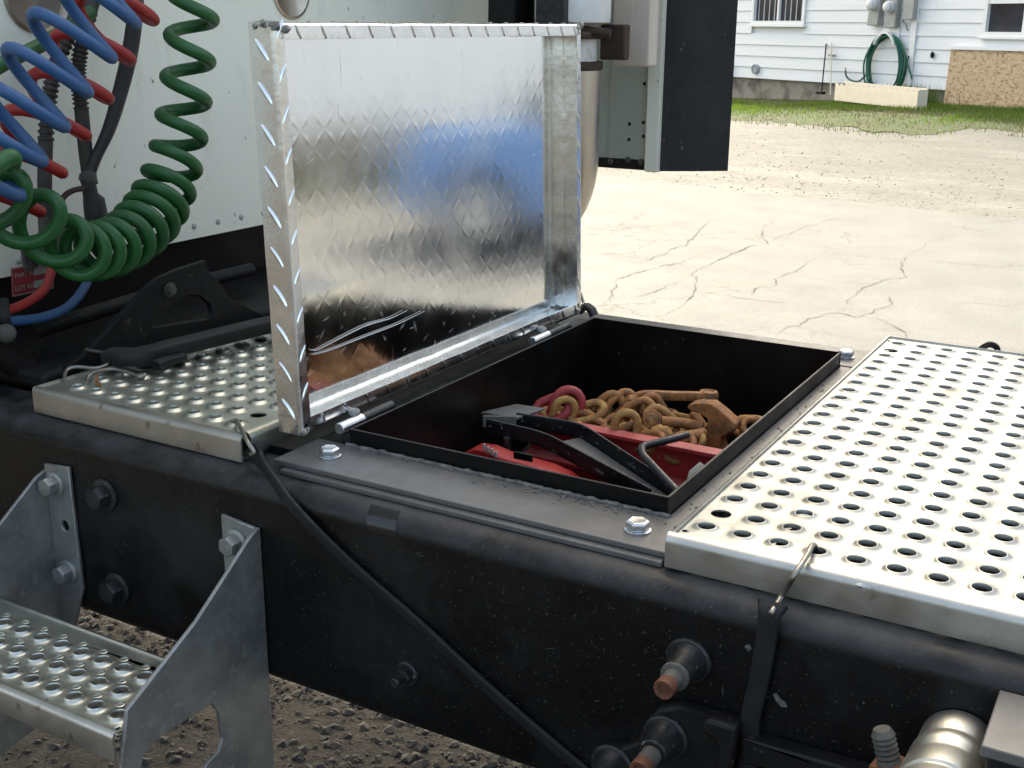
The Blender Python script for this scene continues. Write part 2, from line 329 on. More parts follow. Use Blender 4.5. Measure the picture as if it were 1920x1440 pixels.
def turf_edge(x, y, j, n):
    n0 = NEAR(x)-.1+.25*noise.noise(Vector((x*.9, 1, 0)))+.22*noise.noise(Vector((x*3.3, 5, 0)))+.12*noise.noise(Vector((x*11, 5, 0)))
    far = 17.6-.578*(x+2.44)
    n0 = min(n0, far-1.2)
    return n0+(far+.4-n0)*j/(n-1)
sheet('grass_verge', 'turf', lin(-12, 9, 337), lin(0, 1, 14), .004, edge=turf_edge)
# cracks that run through the asphalt
CR = [
 [(-1.859, 4.487), (-1.92, 4.718), (-1.98, 4.968), (-2.051, 5.146), (-2.076, 5.348), (-2.046, 5.534), (-1.971, 5.88), (-1.915, 6.502)],
 [(-1.484, 4.498), (-1.499, 4.741), (-1.548, 5.093), (-1.649, 5.362), (-1.748, 5.55), (-1.772, 5.785), (-1.779, 6.101), (-1.772, 6.3), (-1.761, 6.644), (-1.718, 6.841), (-1.846, 7.164), (-1.936, 7.404), (-1.978, 7.755), (-1.931, 8.059)],
 [(-1.797, 4.766), (-1.758, 4.931), (-1.753, 5.177), (-1.725, 5.402)],
 [(-2.168, 5.716), (-2.166, 5.988), (-2.18, 6.382), (-2.194, 6.589), (-2.441, 7.669)],
 [(-1.218, 5.047), (-1.272, 5.411), (-1.21, 5.483), (-1.284, 5.841), (-1.254, 6.032), (-1.251, 6.476)],
 [(-0.714, 5.041), (-0.755, 5.472), (-0.733, 5.814), (-0.69, 6.048), (-0.62, 6.165), (-0.646, 6.314), (-0.721, 6.519), (-0.752, 6.687), (-0.757, 7.072)],
 [(-0.864, 4.43), (-0.846, 4.717), (-0.778, 4.907), (-0.72, 5.011), (-0.593, 5.047), (-0.542, 5.466), (-0.597, 5.652)],
 [(-1.537, 5.099), (-1.406, 5.147), (-1.272, 5.122), (-1.115, 5.11), (-1.022, 5.11)],
 [(-1.185, 5.903), (-0.996, 5.858), (-0.856, 5.859), (-0.744, 5.857)],
 [(-3.145, 6.751), (-2.866, 6.812), (-2.636, 7.158), (-2.493, 7.578)],
 [(-2.707, 5.914), (-2.442, 5.921), (-2.243, 5.855)],
 [(-0.593, 5.047), (-0.452, 4.975), (-0.339, 4.828), (-0.271, 4.69)],
 [(-1.718, 6.841), (-1.699, 7.337), (-1.67, 7.771), (-1.554, 8.556)],
 [(-0.757, 7.072), (-0.72, 7.694), (-0.632, 8.012), (-0.48, 8.221)]]
g = MB()
for ci, cr in enumerate(CR):
    P = catmull([(x, y, 0) for x, y in cr], 16)
    vs = []; fs = []; nP = len(P)
    for i, q in enumerate(P):
        t = (P[min(i+1, nP-1)]-P[max(i-1, 0)]).normalized(); nrm = Vector((-t.y, t.x, 0))
        wob = .045*noise.noise(Vector((q.x*5, q.y*5, ci)))+.02*noise.noise(Vector((q.x*17, q.y*17, ci)))
        wd = .45*max(.0016, .0055+.010*noise.noise(Vector((q.x*7, q.y*7, ci+20))))*(1 if ci < 8 else .6)*min(1, 6*(i+1)/nP, 6*(nP-i)/nP)
        for sg in (-1, 1):
            c = q+nrm*(wob+sg*wd); vs.append((c.x, c.y, gz(c.y, c.x)+.0125))
    for i in range(nP-1): fs.append((2*i, 2*i+1, 2*i+3, 2*i+2))
    g.add(vs, fs)
o = g.build('cracks', 'crack', road); o['kind'] = 'stuff'
def pebbles(name, material, n, region, r0, r1, zf, seed):
    rnd = random.Random(seed); g = MB()
    base = [(-1,-.6,-.2),(.2,-1,0),(1,-.3,-.1),(.7,.8,.05),(-.5,.9,-.1),(-.4,-.2,.6),(.5,.1,.55),(0,0,-.5)]
    fc = [(0,1,5),(1,2,6),(1,6,5),(2,3,6),(3,4,6),(4,5,6),(4,0,5),(0,7,1),(1,7,2),(2,7,3),(3,7,4),(4,7,0)]
    for _ in range(n):
        x, y = region(rnd); r = r0+(r1-r0)*rnd.random()**2.4; a = rnd.random()*6.28; c, s_ = math.cos(a), math.sin(a)
        vs = []
        for q in base:
            k = r*(.75+.5*rnd.random()); vs.append((x+(q[0]*c-q[1]*s_)*k, y+(q[0]*s_+q[1]*c)*k, zf(y, x)+.25*r+q[2]*k*.8))
        g.add(vs, fc)
    o = g.build(name, material, None, smooth=25, origin=(0, 0, -1)); o['kind'] = 'stuff'; return o
pebbles('dirt_stones', 'stone', 9000, lambda r: (r.uniform(-2.3, .9), r.uniform(-.1, 1.9)), .0035, .016, lambda y, x: -.994, 3)
pebbles('dirt_stones_dark', 'stone_dark', 7000, lambda r: (r.uniform(-2.3, .9), r.uniform(-.1, 1.9)), .003, .013, lambda y, x: -.994, 5)
def gravel_zone(r):
    x = r.uniform(-8, 2.5); f = 9.0-.14*(x+.34); return x, f-.12+abs(r.gauss(0, 1.0))*(1.1 if r.random() < .5 else 2.4)
pebbles('gravel_stones', 'stone', 1500, gravel_zone, .003, .011, gz, 9)
pebbles('gravel_stones_pale', 'stone_pale', 2600, gravel_zone, .003, .013, gz, 11)
def blades(name, material, n, seed, dens, hmin, hmax):
    rnd = random.Random(seed); g = MB(); c = 0
    while c < n:
        x = rnd.uniform(-9.5, 2.2); wall = 17.18-.578*(x+2.44); near = NEAR(x); y = rnd.uniform(near-.45, wall-.05)
        k = dens(x, y, wall, near)
        if rnd.random() > k: continue
        c += 1; h = rnd.uniform(hmin, hmax)*(.5+.7*k); a = rnd.random()*6.28; l = rnd.uniform(-.35, .35)*h; b = .005+.003*rnd.random()
        z = gz(y, x); g.add([(x-b*math.cos(a), y-b*math.sin(a), z), (x+b*math.cos(a), y+b*math.sin(a), z), (x+l, y+l*.6, z+h)], [(0, 1, 2)])
    o = g.build(name, material, None, origin=(0, 0, -1)); o['kind'] = 'stuff'; return o
def dgreen(x, y, wall, near):
    v = .5+.9*noise.noise(Vector((x*.9, y*.9, 4))); t = (y-near)/(wall-near)
    v *= min(1, max(.05, (t-.05)*2.2))
    if x < -4.3 and t > .78: v *= .15
    if -3.9 < x < -2 and .15 < t < .5: v *= .45
    return max(0, min(1, v))
blades('grass', 'grass_blade', 26000, 2, dgreen, .03, .085)
blades('dry_grass', 'grass_dry', 6500, 8, lambda x, y, w_, n_: max(.1, min(1, .6-.9*noise.noise(Vector((x*.9, y*.9, 4))))), .02, .06)
rnd = random.Random(4); g = MB()                       # taller tuft at the foot of the board
for _ in range(420):
    x = -3.05+rnd.gauss(0, .22); y = 17.18-.578*(x+2.44)-.08-.25*rnd.random(); h = .12+.2*rnd.random(); l = rnd.uniform(-.09, .09)
    g.add([(x-.006, y, gz(y)), (x+.006, y, gz(y)), (x+l, y-.03, gz(y)+h)], [(0, 1, 2)])
o = g.build('tall_grass', 'grass_blade', None); o['kind'] = 'stuff'

# ------------------------------------------------------------------ house behind the yard (wall frame: s along the wall, z up, o out of it)
HW = Vector((*(-2.443, 17.179), 0)); HD = Vector((.8658, -.5005, 0)); HN = Vector((-.5005, -.8658, 0))
def H(s, z, o=0.0): return HW + HD*s + HN*o + Vector((0, 0, z))
def hbox(g, s0, s1, z0, z1, o0, o1):
    vs = [H(s, z, o) for o in (o0, o1) for s, z in ((s0,z0),(s1,z0),(s1,z1),(s0,z1))]
    return g.add(vs, [(0,1,2,3),(7,6,5,4),(0,4,5,1),(1,5,6,2),(2,6,7,3),(3,7,4,0)])
house = thing('house', H(0, -.65), 'white clapboard house across the gravel, two sash windows in its wall', 'house')
SL, SR, ZB = -9.0, 14.0, -.425
g = hbox(MB(), SL, SR, ZB-.01, 4.6, -5.0, -.03); g.build('wall', 'siding', house)
g = hbox(MB(), SL+.02, SR-.02, -1.25, ZB-.012, -4.9, -.055); g.build('foundation', 'foundation', house)
w1 = ((-4.406, 0.465), (-3.105, 0.851)); w2 = ((0.414, 0.329), (1.611, 0.794))
wins = [(w1[0][0], w1[1][0], w1[0][1]+.0, w1[0][1]+.95), (w2[0][0], w2[0][0]+1.55, w2[0][1]-.0, w2[0][1]+1.05)]
for k in range(27):                                   # clapboards, cut at the windows
    z0 = ZB+.186*k; z1 = z0+.186; spans = [(SL, SR)]
    for a, b, c, d in wins:
        if z1 > c+.004 and z0 < d-.004:
            spans = [t for s0, s1 in spans for t in ((s0, min(s1, a)), (max(s0, b), s1)) if t[1]-t[0] > .02]
    for s0, s1 in spans:
        cuts = [s0]+[q for q in ((-2.62, 1.9) if k % 2 else (-.42, 3.4)) if s0+.3 < q < s1-.3]+[s1]
        for q0, q1 in zip(cuts, cuts[1:]):
            q0 += .0015; q1 -= .0015
            vs = [H(s, z, o) for s in (q0, q1) for z, o in ((z0, .018), (z0+.003, .021), (z1+.004, .003), (z1+.004, -.027), (z0, -.027))]
            MB().add(vs, [(0,1,2,3,4), (9,8,7,6,5)]+[(i, i+5, (i+1) % 5+5, (i+1) % 5) for i in range(5)]).build('siding_board', 'siding', house)
for wi, (a, b, c, d) in enumerate(wins):
    f = MB()
    for s0, s1, z0, z1 in ((a, b, c, c+.06), (a, b, d-.06, d), (a, a+.06, c+.06, d-.06), (b-.06, b, c+.06, d-.06)): hbox(f, s0, s1, z0, z1, -.06, .045)
    mid = (a+b)/2 if wi == 0 else a+.66
    hbox(f, mid-.022, mid+.022, c+.061, d-.061, -.05, .03)
    if wi == 1: hbox(f, a+.06, b-.06, c+.43, c+.50, -.048, .035)
    wo = f.build('window', 'trim_white', house, bev=.004)
    for s0, s1 in ((a+.06, mid-.022), (mid+.022, b-.06)):
        for z0, z1 in (((c+.06, c+.43), (c+.50, d-.06)) if wi == 1 else ((c+.06, d-.06),)):
            hbox(MB(), s0, s1, z0, z1, -.026, -.02).build('pane', 'glass_dark', wo)
            ib = MB(); hbox(ib, s0, s1, z0, z1, -.0295, -.0285); ib.build('room_beyond', 'window_inside', wo)
    hbox(MB(), a-.03, b+.03, c-.035, c-.002, 0, .075).build('sill', 'trim_white', wo, bev=.004)
    if wi == 0:
        for q in range(9):
            s = a+.06+(b-a-.12)*(q+.5)/9
            hbox(MB(), s-.011, s+.011, c+.062, d-.062, -.0195, -.016).build('blind_slat', 'blind', wo)
g = MB()
g.add([H(SL-.4, 4.62, .75), H(SR+.4, 4.62, .75), H(SR+.4, 7.2, -3), H(SL-.4, 7.2, -3), H(SL-.4, 4.5, .75), H(SR+.4, 4.5, .75), H(SR+.4, 4.6, -5.6), H(SL-.4, 4.6, -5.6)],
      [(0,1,2,3), (0,4,5,1), (4,7,6,5), (3,2,6,7), (0,3,7,4), (1,5,6,2)])
g.build('roof', 'roof_dark', house)
# corner conduit strip below the meters
cs = (-0.798, 0.6)[0]
hbox(MB(), cs-.05, cs+.05, ZB+.02, 1.6, .02, .045).build('cover_strip', 'trim_white', house, bev=.004)

# electric meters
def meter(px, label):
    s, z = px
    t = thing('electric_meter', H(s, z-.30, .03), label, 'meter', 'electric meters on the house wall')
    hbox(MB(), s-.11, s+.11, z-.28, z+.34, .024, .13).build('meter_box', 'meter_grey', t, bev=.015)
    MB().lathe([(.085, 0), (.085, .05), (.075, .055), (.07, .10), (.05, .115), (.001, .118)], H(s, z+.02, .131), HN, 20).build('meter_dial', 'lamp_glass', t)
meter((-1.531, 0.74), 'left round electric meter in a grey box high on the white house')
meter((-1.19, 0.707), 'middle round electric meter in a grey box, hanging lower than its neighbour')
s, z = (-0.845, 0.719)
t = thing('switch_box', H(s, z-.2, .03), 'plain pale grey switch box right of the two round meters', 'switch box')
hbox(MB(), s-.095, s+.095, z-.17, z+.5, .048, .14).build('box_body', 'meter_grey', t, bev=.008)
MB().tube(catmull([H(s-.13, z-.05, .06), H(s-.16, z-.2, .05), H(s-.09, z-.25, .06), H(s-.05, z-.33, .05)], 6), .012, 6).build('cable', 'steel_wire', t)
# hose on its hanger
sc_, zc_ = (-1.238, -0.032)
hh = thing('hose_hanger', H(sc_-.02, zc_+.33, .03), 'white curved hose hanger screwed to the clapboards below the meters', 'hose hanger')
pr = [(sc_-.20+.40*i/14, zc_+.24+.17*math.sin(math.pi*i/14)**.8) for i in range(15)]
vs = [H(a, b-dz, o) for a, b in pr for dz, o in ((0, .03), (0, .17), (.03, .17), (.03, .03))]
MB().add(vs, [(i*4+k, i*4+(k+1) % 4, i*4+4+(k+1) % 4, i*4+4+k) for i in range(14) for k in range(4)]+[(3,2,1,0), (56,57,58,59)]).build('saddle', 'trim_white', hh)
hbox(MB(), sc_-.17, sc_+.17, zc_+.18, zc_+.47, .024, .032).build('back_plate', 'trim_white', hh, bev=.003)
rnd = random.Random(12)
gh = thing('garden_hose', H(sc_, zc_-.45, .08), 'coiled green garden hose hanging on the white house wall', 'hose')
for k in range(9):
    rx, rz = .325+.075*rnd.random(), .40+.04*rnd.random(); ox, oz = rnd.uniform(-.03, .03), rnd.uniform(-.04, .0)
    P = []
    for i in range(48):
        a = 2*math.pi*i/48; P.append(H(sc_+.01+ox+rx*math.sin(a)*(1-.12*math.cos(a)), zc_-.02+oz+rz*math.cos(a)*(1 if math.cos(a) < 0 else .96)-.006*k*(math.cos(a) < -.4), .06+.016*(k % 5)+.012*math.sin(3*a+k)))
    MB().tube(P, .0145, 8, closed=True).build('hose_loop', 'garden_hose' if k % 3 else 'garden_hose_dark', gh)
P = [H(*q, .09) for q in ((-0.791, 0.034), (-0.808, -0.066), (-0.714, -0.231), (-0.696, -0.292))]
MB().tube(catmull(P, 6), .0145, 8).build('hose_tail', 'garden_hose', gh)
P = [H(*q, .09) for q in ((-1.597, -0.265), (-1.739, -0.367), (-1.909, -0.358), (-2.007, -0.305), (-2.041, -0.217))]
MB().tube(catmull(P, 6), .0145, 8).build('hose_end', 'garden_hose_dark', gh)
MB().lathe([(.017, 0), (.02, .02), (.017, .05)], P[-1], HD*-.2+Vector((0, 0, 1)), 8).build('brass_fitting', 'planter_cream', gh)
# garden tools leaning on the wall
a, b = (-2.453, -0.445), (-2.558, 0.178)
t = thing('garden_hoe', H(a[0], -.62, .14), 'thin dark garden hoe leaning on the house wall', 'garden tool')
MB().tube([H(a[0], -.60, .16), H(b[0], b[1], .04)], .011, 6).build('shaft', 'dark_iron', t)
hbox(MB(), a[0]-.09, a[0]+.05, -.60, -.56, .12, .20).build('blade', 'dark_iron', t)
a, b = (-2.25, -0.453), (-2.442, 0.196)
t = thing('garden_rake', H(a[0], -.62, .14), 'pale wooden-handled garden rake leaning beside the dark hoe', 'garden tool')
MB().tube([H(a[0], -.60, .16), H(b[0], b[1], .04)], .011, 6).build('shaft', 'planter_cream', t)
hbox(MB(), b[0]-.05, b[0]+.11, b[1]-.20, b[1]-.18, .03, .05).build('head', 'steel_wire', t)
# dryer vent and grey outlet box
s, z = (-4.222, -0.268)
t = thing('wall_vent', H(s, z-.1, .03), 'small round white vent low on the clapboards', 'vent')
MB().lathe([(.085, 0), (.085, .03), (.07, .04), (.062, .02), (.001, .018)], H(s, z, .024), HN, 20).build('vent_rim', 'blind', t)
s, z = (-4.973, -0.303)
t = thing('outlet_box', H(s, z-.17, .03), 'grey box low on the house wall beside the black flap', 'outlet box')
hbox(MB(), s-.14, s+.06, z-.19, z+.16, .024, .12).build('box_body', 'meter_grey', t, bev=.01)
s, z = (-0.406, 0.059)
MBk = MB(); MBk.ball(H(s, z, .035), .03, 8, sc=(1, 1, 1.6)); tag(MBk.build('hose_bib', 'dark_iron'), 'small dark tap on the clapboards between hose and chipboard', 'tap')
# planter box on the grass
a, b = (-4.118, 17.106), (-2.621, 15.728)
pc = Vector(((a[0]+b[0])/2, (a[1]+b[1])/2, gz((a[1]+b[1])/2))); L_ = (Vector(b)-Vector(a)).length
t = thing('planter_box', pc, 'long cream planter box with a scalloped front, standing empty on the grass', 'planter')
ang = math.atan2(b[1]-a[1], b[0]-a[0]); PM = Matrix.Translation(pc) @ Matrix.Rotation(ang, 4, 'Z')
n_s = 15; top = []
for i in range(n_s):
    x0 = -L_/2+.03+(L_-.06)*i/n_s; dx = (L_-.06)/n_s
    top += [(x0, .255), (x0+dx*.14, .243), (x0+dx*.3, .225), (x0+dx*.5, .217), (x0+dx*.7, .225), (x0+dx*.86, .243)]
front = [(-L_/2, 0), (L_/2, 0), (L_/2, .255)] + [(L_/2-.03, .255)] + top[::-1] + [(-L_/2, .255)]
MB().prism([front], 1, 0, .02, PM).build('front_board', 'planter_cream', t, bev=.003)
MB().box((-L_/2, .14, 0), (L_/2, .16, .275), PM).build('back_board', 'planter_cream', t, bev=.003)
for q in (-1, 1): MB().box((q*(L_/2-.012)-.010, .0205, 0), (q*(L_/2-.012)+.010, .1395, .262), PM).build('end_board', 'planter_cream', t, bev=.003)
MB().box((-L_/2+.024, .021, .19), (L_/2-.024, .139, .20), PM).build('dark_soil_sheet', 'soil', t)  # soil sheet set high, its dark colour standing in for the shaded inside
# chipboard sheet against the wall
a = (-0.063, 0.141); zt = a[1]
t = thing('chipboard_sheet', H(a[0]+1.2, -.64, .12), 'tan chipboard sheet leaning on the house under the right window', 'board')
for q in range(3):
    s0 = a[0]+q*.82
    vs = [H(s0+ds, z, o+do) for ds in (0, .816) for z, o in ((-.68, .07), (zt, .035)) for do in (0, .018)]
    MB().add(vs, [(0,1,3,2), (6,7,5,4), (0,4,5,1), (2,3,7,6), (1,5,7,3), (0,2,6,4)]).build('panel', 'osb', t)
hbox(MB(), a[0]-.02, a[0]+2.5, zt+.004, zt+.05, .022, .075).build('batten', 'trim_white', t)
# flat stone by the planter
q = (-4.849, 19.006)
g = MB().box((q[0]-.2, q[1]-.1, gz(q[1])-.02), (q[0]+.22, q[1]+.14, gz(q[1])+.07)); tag(g.build('kerb_stone', 'planter_cream', bev=.012), 'flat pale stone block left of the planter box', 'stone')

# blue car standing on the road to the right; the photograph shows it only mirrored in the lid
car = thing('parked_car', (2.8, 7.45, -1), 'blue parked car seen as a blue patch mirrored in the open lid', 'car')
CX, CY = 2.55, 7.45
body = [(-2.05,.32),(-2.08,.62),(-1.95,.80),(-1.25,.90),(1.05,.92),(1.85,.84),(2.02,.62),(2.05,.34),(1.75,.24),(-1.75,.24)]
MB().prism([[(CX+x, -1+z) for x, z in body]], 1, CY-.86, CY+.86).build('body', 'car_blue', car, bev=.06, seg=3)
cabn = [(-1.25,.90),(-.62,1.36),(.55,1.38),(1.15,.92)]
MB().prism([[(CX+x, -1+z) for x, z in cabn]], 1, CY-.70, CY+.70).build('cabin_glass', 'glass_dark', car, bev=.05, seg=3)
MB().prism([[(CX-.66, .35), (CX+.6, .37), (CX+.56, .415), (CX-.60, .405)]], 1, CY-.68, CY+.68).build('roof', 'car_blue', car, bev=.02)
for x in (-1.3, 1.3):
    for y in (-.80, .80):
        o = MB().lathe([(.20, -.10), (.30, -.095), (.315, -.07), (.315, .07), (.30, .095), (.20, .10)], (CX+x, CY+y, -.685), (0, 1, 0), 24).build('wheel', 'tyre', car)
        MB().lathe([(.19, -.108), (.17, -.104), (.17, .104), (.19, .108)], (CX+x, CY+y, -.685), (0, 1, 0), 20).build('rim', 'zinc', o)
for y in (-.6, .6):
    MB().box((CX+1.93, CY+y-.16, -.42), (CX+2.045, CY+y+.16, -.27)).build('headlight', 'lamp_glass', car, bev=.02)
    MB().box((CX-2.075, CY+y-.14, -.36), (CX-1.98, CY+y+.14, -.22)).build('tail_light', 'lamp_red', car, bev=.02)

# ------------------------------------------------------------------ truck
ZR = -.033                                  # top of the frame rails
truck = thing('truck', (0, .345, -1), 'white truck tractor: pale cab rear wall over two black frame rails', 'truck')
def rail(yw, sgn):                          # C section, web at yw, flanges towards sgn
    r, t, wd, zb = .024, .008, .092, -.29
    pf = []
    for i in range(7): a = math.pi/2*i/6; pf.append((r-r*math.sin(a), ZR-r+r*math.cos(a)))
    outer = [(wd, ZR)]+pf
    for i in range(7): a = math.pi/2*i/6; outer.append((r-r*math.cos(a), zb+r-r*math.sin(a)))
    outer += [(wd, zb)]
    inner = [(wd, zb+t), (t, zb+t), (t, ZR-t), (wd, ZR-t)]
    lp = [(yw+sgn*a, z) for a, z in outer+inner]
    xs = [-3.2+.1*i for i in range(57)]
    g = MB(); n = len(lp); vs = [(x, y, z) for x in xs for y, z in lp]
    fs = [(i*n+k, i*n+(k+1) % n, (i+1)*n+(k+1) % n, (i+1)*n+k) for i in range(len(xs)-1) for k in range(n)]
    fs += [tuple(range(n)), tuple((len(xs)-1)*n+k for k in reversed(range(n)))]
    g.add(vs, fs); return g.build('frame_rail', 'black_paint', truck, smooth=30)
YW = -.122
railN = rail(YW, 1); railF = rail(.812, -1)
def flange_bolt(parent, x, z, r=.014, h=.013, m_='bolt_black', washer=.021, y=YW):
    o = MB().lathe([(washer, 0), (washer, .003), (washer*.86, .0045)], (x, y-.0002, z), (0, -1, 0), 20).build('washer', m_, parent)
    MB().lathe(hexprof(r, h), (x, y-.0045, z), (0, -1, 0), 6, .3).build('hex_bolt', m_, parent, bev=.001)
flange_bolt(railN, *(-0.2897, -0.1023), .0155, .016)
flange_bolt(railN, *(-0.2836, -0.229), .0155, .016)
x, z = (0.1646, -0.2145)
MB().lathe([(.0145, 0), (.0145, .0025), (.013, .004)], (x, YW, z), (0, -1, 0), 18).build('washer', 'bolt_black', railN)
MB().lathe(hexprof(.0095, .008), (x, YW-.004, z), (0, -1, 0), 6).build('nut', 'bolt_black', railN)
MB().lathe([(.0055, 0), (.0055, .012), (.0045, .013)], (x, YW-.012, z), (0, -1, 0), 12).build('stud', 'bolt_black', railN)
def big_stud(px, long=1.0, collar=True):
    x, z = px
    MB().lathe([(.0225, 0), (.0225, .003), (.0205, .005)], (x, YW, z), (0, -1, 0), 24).build('washer', 'bolt_black', railN)
    MB().lathe([(.0195, 0), (.017, .006), (.0145, .013), (.0135, .026), (.0125, .027)], (x, YW-.005, z), (0, -1, 0), 20).build('flange_nut', 'bolt_black', railN)
    if collar: MB().lathe([(.0128, 0), (.0138, .001), (.0135, .004), (.0115, .005)], (x, YW-.032, z), (0, -1, 0), 20).build('collar', 'grimy', railN)
    MB().lathe([(.0095, 0), (.0095, .016*long)], (x, YW-.034, z), (0, -1, 0), 16).build('shank', 'grimy', railN)
    MB().lathe([(.0096, 0), (.0098, .009), (.009, .011), (.006, .0105), (.005, .008)], (x, YW-.034-.016*long, z), (0, -1, 0), 16).build('rusty_tip', 'rust_red_tip', railN)
big_stud((0.4852, -0.1021))
# wear on the near rail: tick-like scuffs, bare chips, a glossy patch of tape on the rounded edge
g = MB(); rnd = random.Random(91)
for i in range(420):
    x = rnd.uniform(-.6, 1.0); z = -.265+.20*rnd.random()**.7
    a = rnd.gauss(.1, .5); ln = rnd.uniform(.0012, .007)*(2 if rnd.random() < .1 else 1); wd = rnd.uniform(.0002, .0006)
    dx_, dz_ = math.cos(a)*ln/2, math.sin(a)*ln/2
    g.add([(x-dx_, YW-.0004, z-dz_), (x+dz_*wd/ln*2, YW-.0004, z-dx_*wd/ln*2), (x+dx_, YW-.0004, z+dz_), (x-dz_*wd/ln*2, YW-.0004, z+dx_*wd/ln*2)], [(0, 1, 2, 3)])
o = g.build('scuff_marks', 'scuff', railN); o['kind'] = 'stuff'
for pts in ([(0.5662, -0.1127), (0.5695, -0.1106), (0.5738, -0.1157), (0.5778, -0.1166), (0.5801, -0.1213), (0.5753, -0.1229), (0.5701, -0.1191)], [(0.5371, -0.0729), (0.5408, -0.0696), (0.5441, -0.073), (0.5409, -0.0771)]):
    MB().prism([pts], 1, YW-.0006, YW+.001).build('paint_chip', 'dirt_bead', railN)
a0_, a1_ = (0.1105, -0.0552)[0], (0.1485, -0.0507)[0]
vs = []
for x in (a0_, a1_):
    for k in range(9):
        a = R(18+72*k/8); vs.append((x+.006*(k/8), YW+.024-.0246*math.sin(a), ZR-.024+.0246*math.cos(a)))
MB().add(vs, [(k, k+1, 10+k, 9+k) for k in range(8)]).build('tape_patch', 'tape_black', railN)
# suspension hanger with its own studs at the foot of the picture
hang = MB()
A = (0.4731, -0.179); B = (0.4197, -0.2291)
ring = []
C1 = [(0.4494, -0.1737), (0.4633, -0.1529), (0.4817, -0.1436), (0.5107, -0.1437), (0.5425, -0.1438), (0.5408, -0.1713), (0.5368, -0.2128), (0.4171, -0.2632), (0.3943, -0.2468), (0.3944, -0.2314), (0.4039, -0.2165), (0.4266, -0.2081), (0.4431, -0.1964)]
hang.prism([C1], 1, YW-.0005, YW-.016); ho = hang.build('spring_hanger', 'dark_iron', railN, bev=.004)
C2 = [(0.5142, -0.1387), (0.5447, -0.1386), (0.5434, -0.1646), (0.5403, -0.211), (0.5266, -0.2161), (0.5278, -0.1672), (0.5231, -0.1576), (0.509, -0.155)]
MB().prism([C2], 1, YW-.0165, YW-.030).build('hanger_rib', 'dark_iron', railN, bev=.004)
YB = YW; YW = YW-.016
big_stud(A, 1.1, False); big_stud(B, 1.0, False)
YW = YB
C3 = [(0.5462, -0.1538), (0.5572, -0.1533), (0.6251, -0.1518), (0.6799, -0.1503), (0.6811, -0.1621), (0.548, -0.1801)]
MB().prism([C3], 1, YW-.0005, YW-.02).build('hanger_bar', 'dark_iron', railN, bev=.002)
# silver cylinder, threaded stud and black block near the right edge
x, z = (0.7257, -0.108)
MB().lathe([(.028, 0), (.0310, .002), (.0315, .026), (.0300, .029), (.0300, .032), (.0330, .038), (.0335, .048), (.0305, .053), (.0305, .056), (.0340, .063), (.0345, .086), (.0328, .088), (.0328, .091), (.0350, .094), (.0350, .17)], (x, YW, z), (0, -1, 0), 40).build('silver_cylinder', 'brushed', railN)
x, y, z = (0.6831, -0.17, -0.1247)
d = Vector((-.32, .05, 1)).normalized()
pf = [(.0098 if i % 2 else .0088, .0022*i) for i in range(13)]
MB().lathe([(.0105, 0)]+pf[1:]+[(.007, .030)], Vector((x, y, z))+d*.010, d, 16).build('threaded_stud', 'grimy', railN)
MB().lathe(hexprof(.0175, .016), Vector((x, y, z))-d*.005, d, 6, .4).build('rusty_nut', 'rust_red_tip', railN, bev=.002)
a = (0.7542, -0.0493)
MB().box((a[0], YW-.085, a[1]-.20), (a[0]+.25, YW-.0005, a[1]-.010)).build('side_block', 'dark_iron', railN, bev=.003)
MB().box((a[0]-.004, YW-.09, a[1]-.0095), (a[0]+.254, YW-.0005, a[1])).build('block_cap', 'plate_paint', railN, bev=.0015)
# cross members between the rails
for xc in (-.62, 1.25):
    MB().prism([[(xc-.05, -.07), (xc+.05, -.07), (xc+.05, -.26), (xc-.05, -.26)]], 1, YW+.012, .80).build('cross_member', 'dark_iron', truck, bev=.006)

MB().lathe([(.02, 0), (.075, .006), (.085, .02), (.085, .72), (.075, .734), (.02, .74)], (.47, .18, -.17), (1, 0, 0), 28).build('deck_dark_filler', 'dark_iron', truck)  # unseen dark cylinders, added so the deck holes look dark
MB().lathe([(.02, 0), (.075, .006), (.085, .02), (.085, .72), (.075, .734), (.02, .74)], (.47, .50, -.17), (1, 0, 0), 28).build('deck_dark_filler', 'dark_iron', truck)
MB().box((.46, -.02, -.30), (1.22, .71, -.262)).build('deck_dark_floor', 'dark_iron', truck)  # unseen dark floors added to keep bright ground out of the deck holes
MB().box((-.50, -.02, -.30), (-.05, .71, -.262)).build('deck_dark_floor', 'dark_iron', truck)
# cab
XW = -.70
cabw = thing
zb = .092
vs = []
cab = MB()
cy0, cy1 = -.87, 1.62
def rrect(y0, y1, z0, z1, r, n=5):
    P = []
    for cx, cz, a0 in ((y1-r, z1-r, 0), (y0+r, z1-r, 90), (y0+r, z0+r, 180), (y1-r, z0+r, 270)):
        for i in range(n+1): a = R(a0+90*i/n); P.append((cx+r*math.cos(a), cz+r*math.sin(a)))
    return P
cab.prism([rrect(cy0, cy1, .11, 2.6, .12)], 0, -2.9, XW-.004)
cab.build('cab_body', 'cab_paint', truck)
wall_ = MB().prism([[(cy0, zb), (cy1, zb), (cy1, 2.58), (cy0, 2.58)]], 0, XW-.0035, XW).build('cab_rear_wall', 'cab_paint', truck)
rv = MB().lathe([(.0055, 0), (.005, .0018), (.003, .0030), (.0008, .0034)], (XW, .1, zb+.02), (1, 0, 0), 12).build('rivet', 'cab_side', wall_)
rivs = [(0.5277, 0.1199), (0.6076, 0.1181), (0.4453, 0.114), (0.0898, 0.2056), (0.6115, 0.1126), (0.1509, 0.0906)]
ys = lin(-.80, 1.55, 40)
for y in ys: share(rv, 'rivet', (XW+.0017, y, zb+.022), wall_)
for z in lin(.16, 2.4, 26):
    for y in (-.42, 1.05): share(rv, 'rivet', (XW+.0017, y, z), wall_)
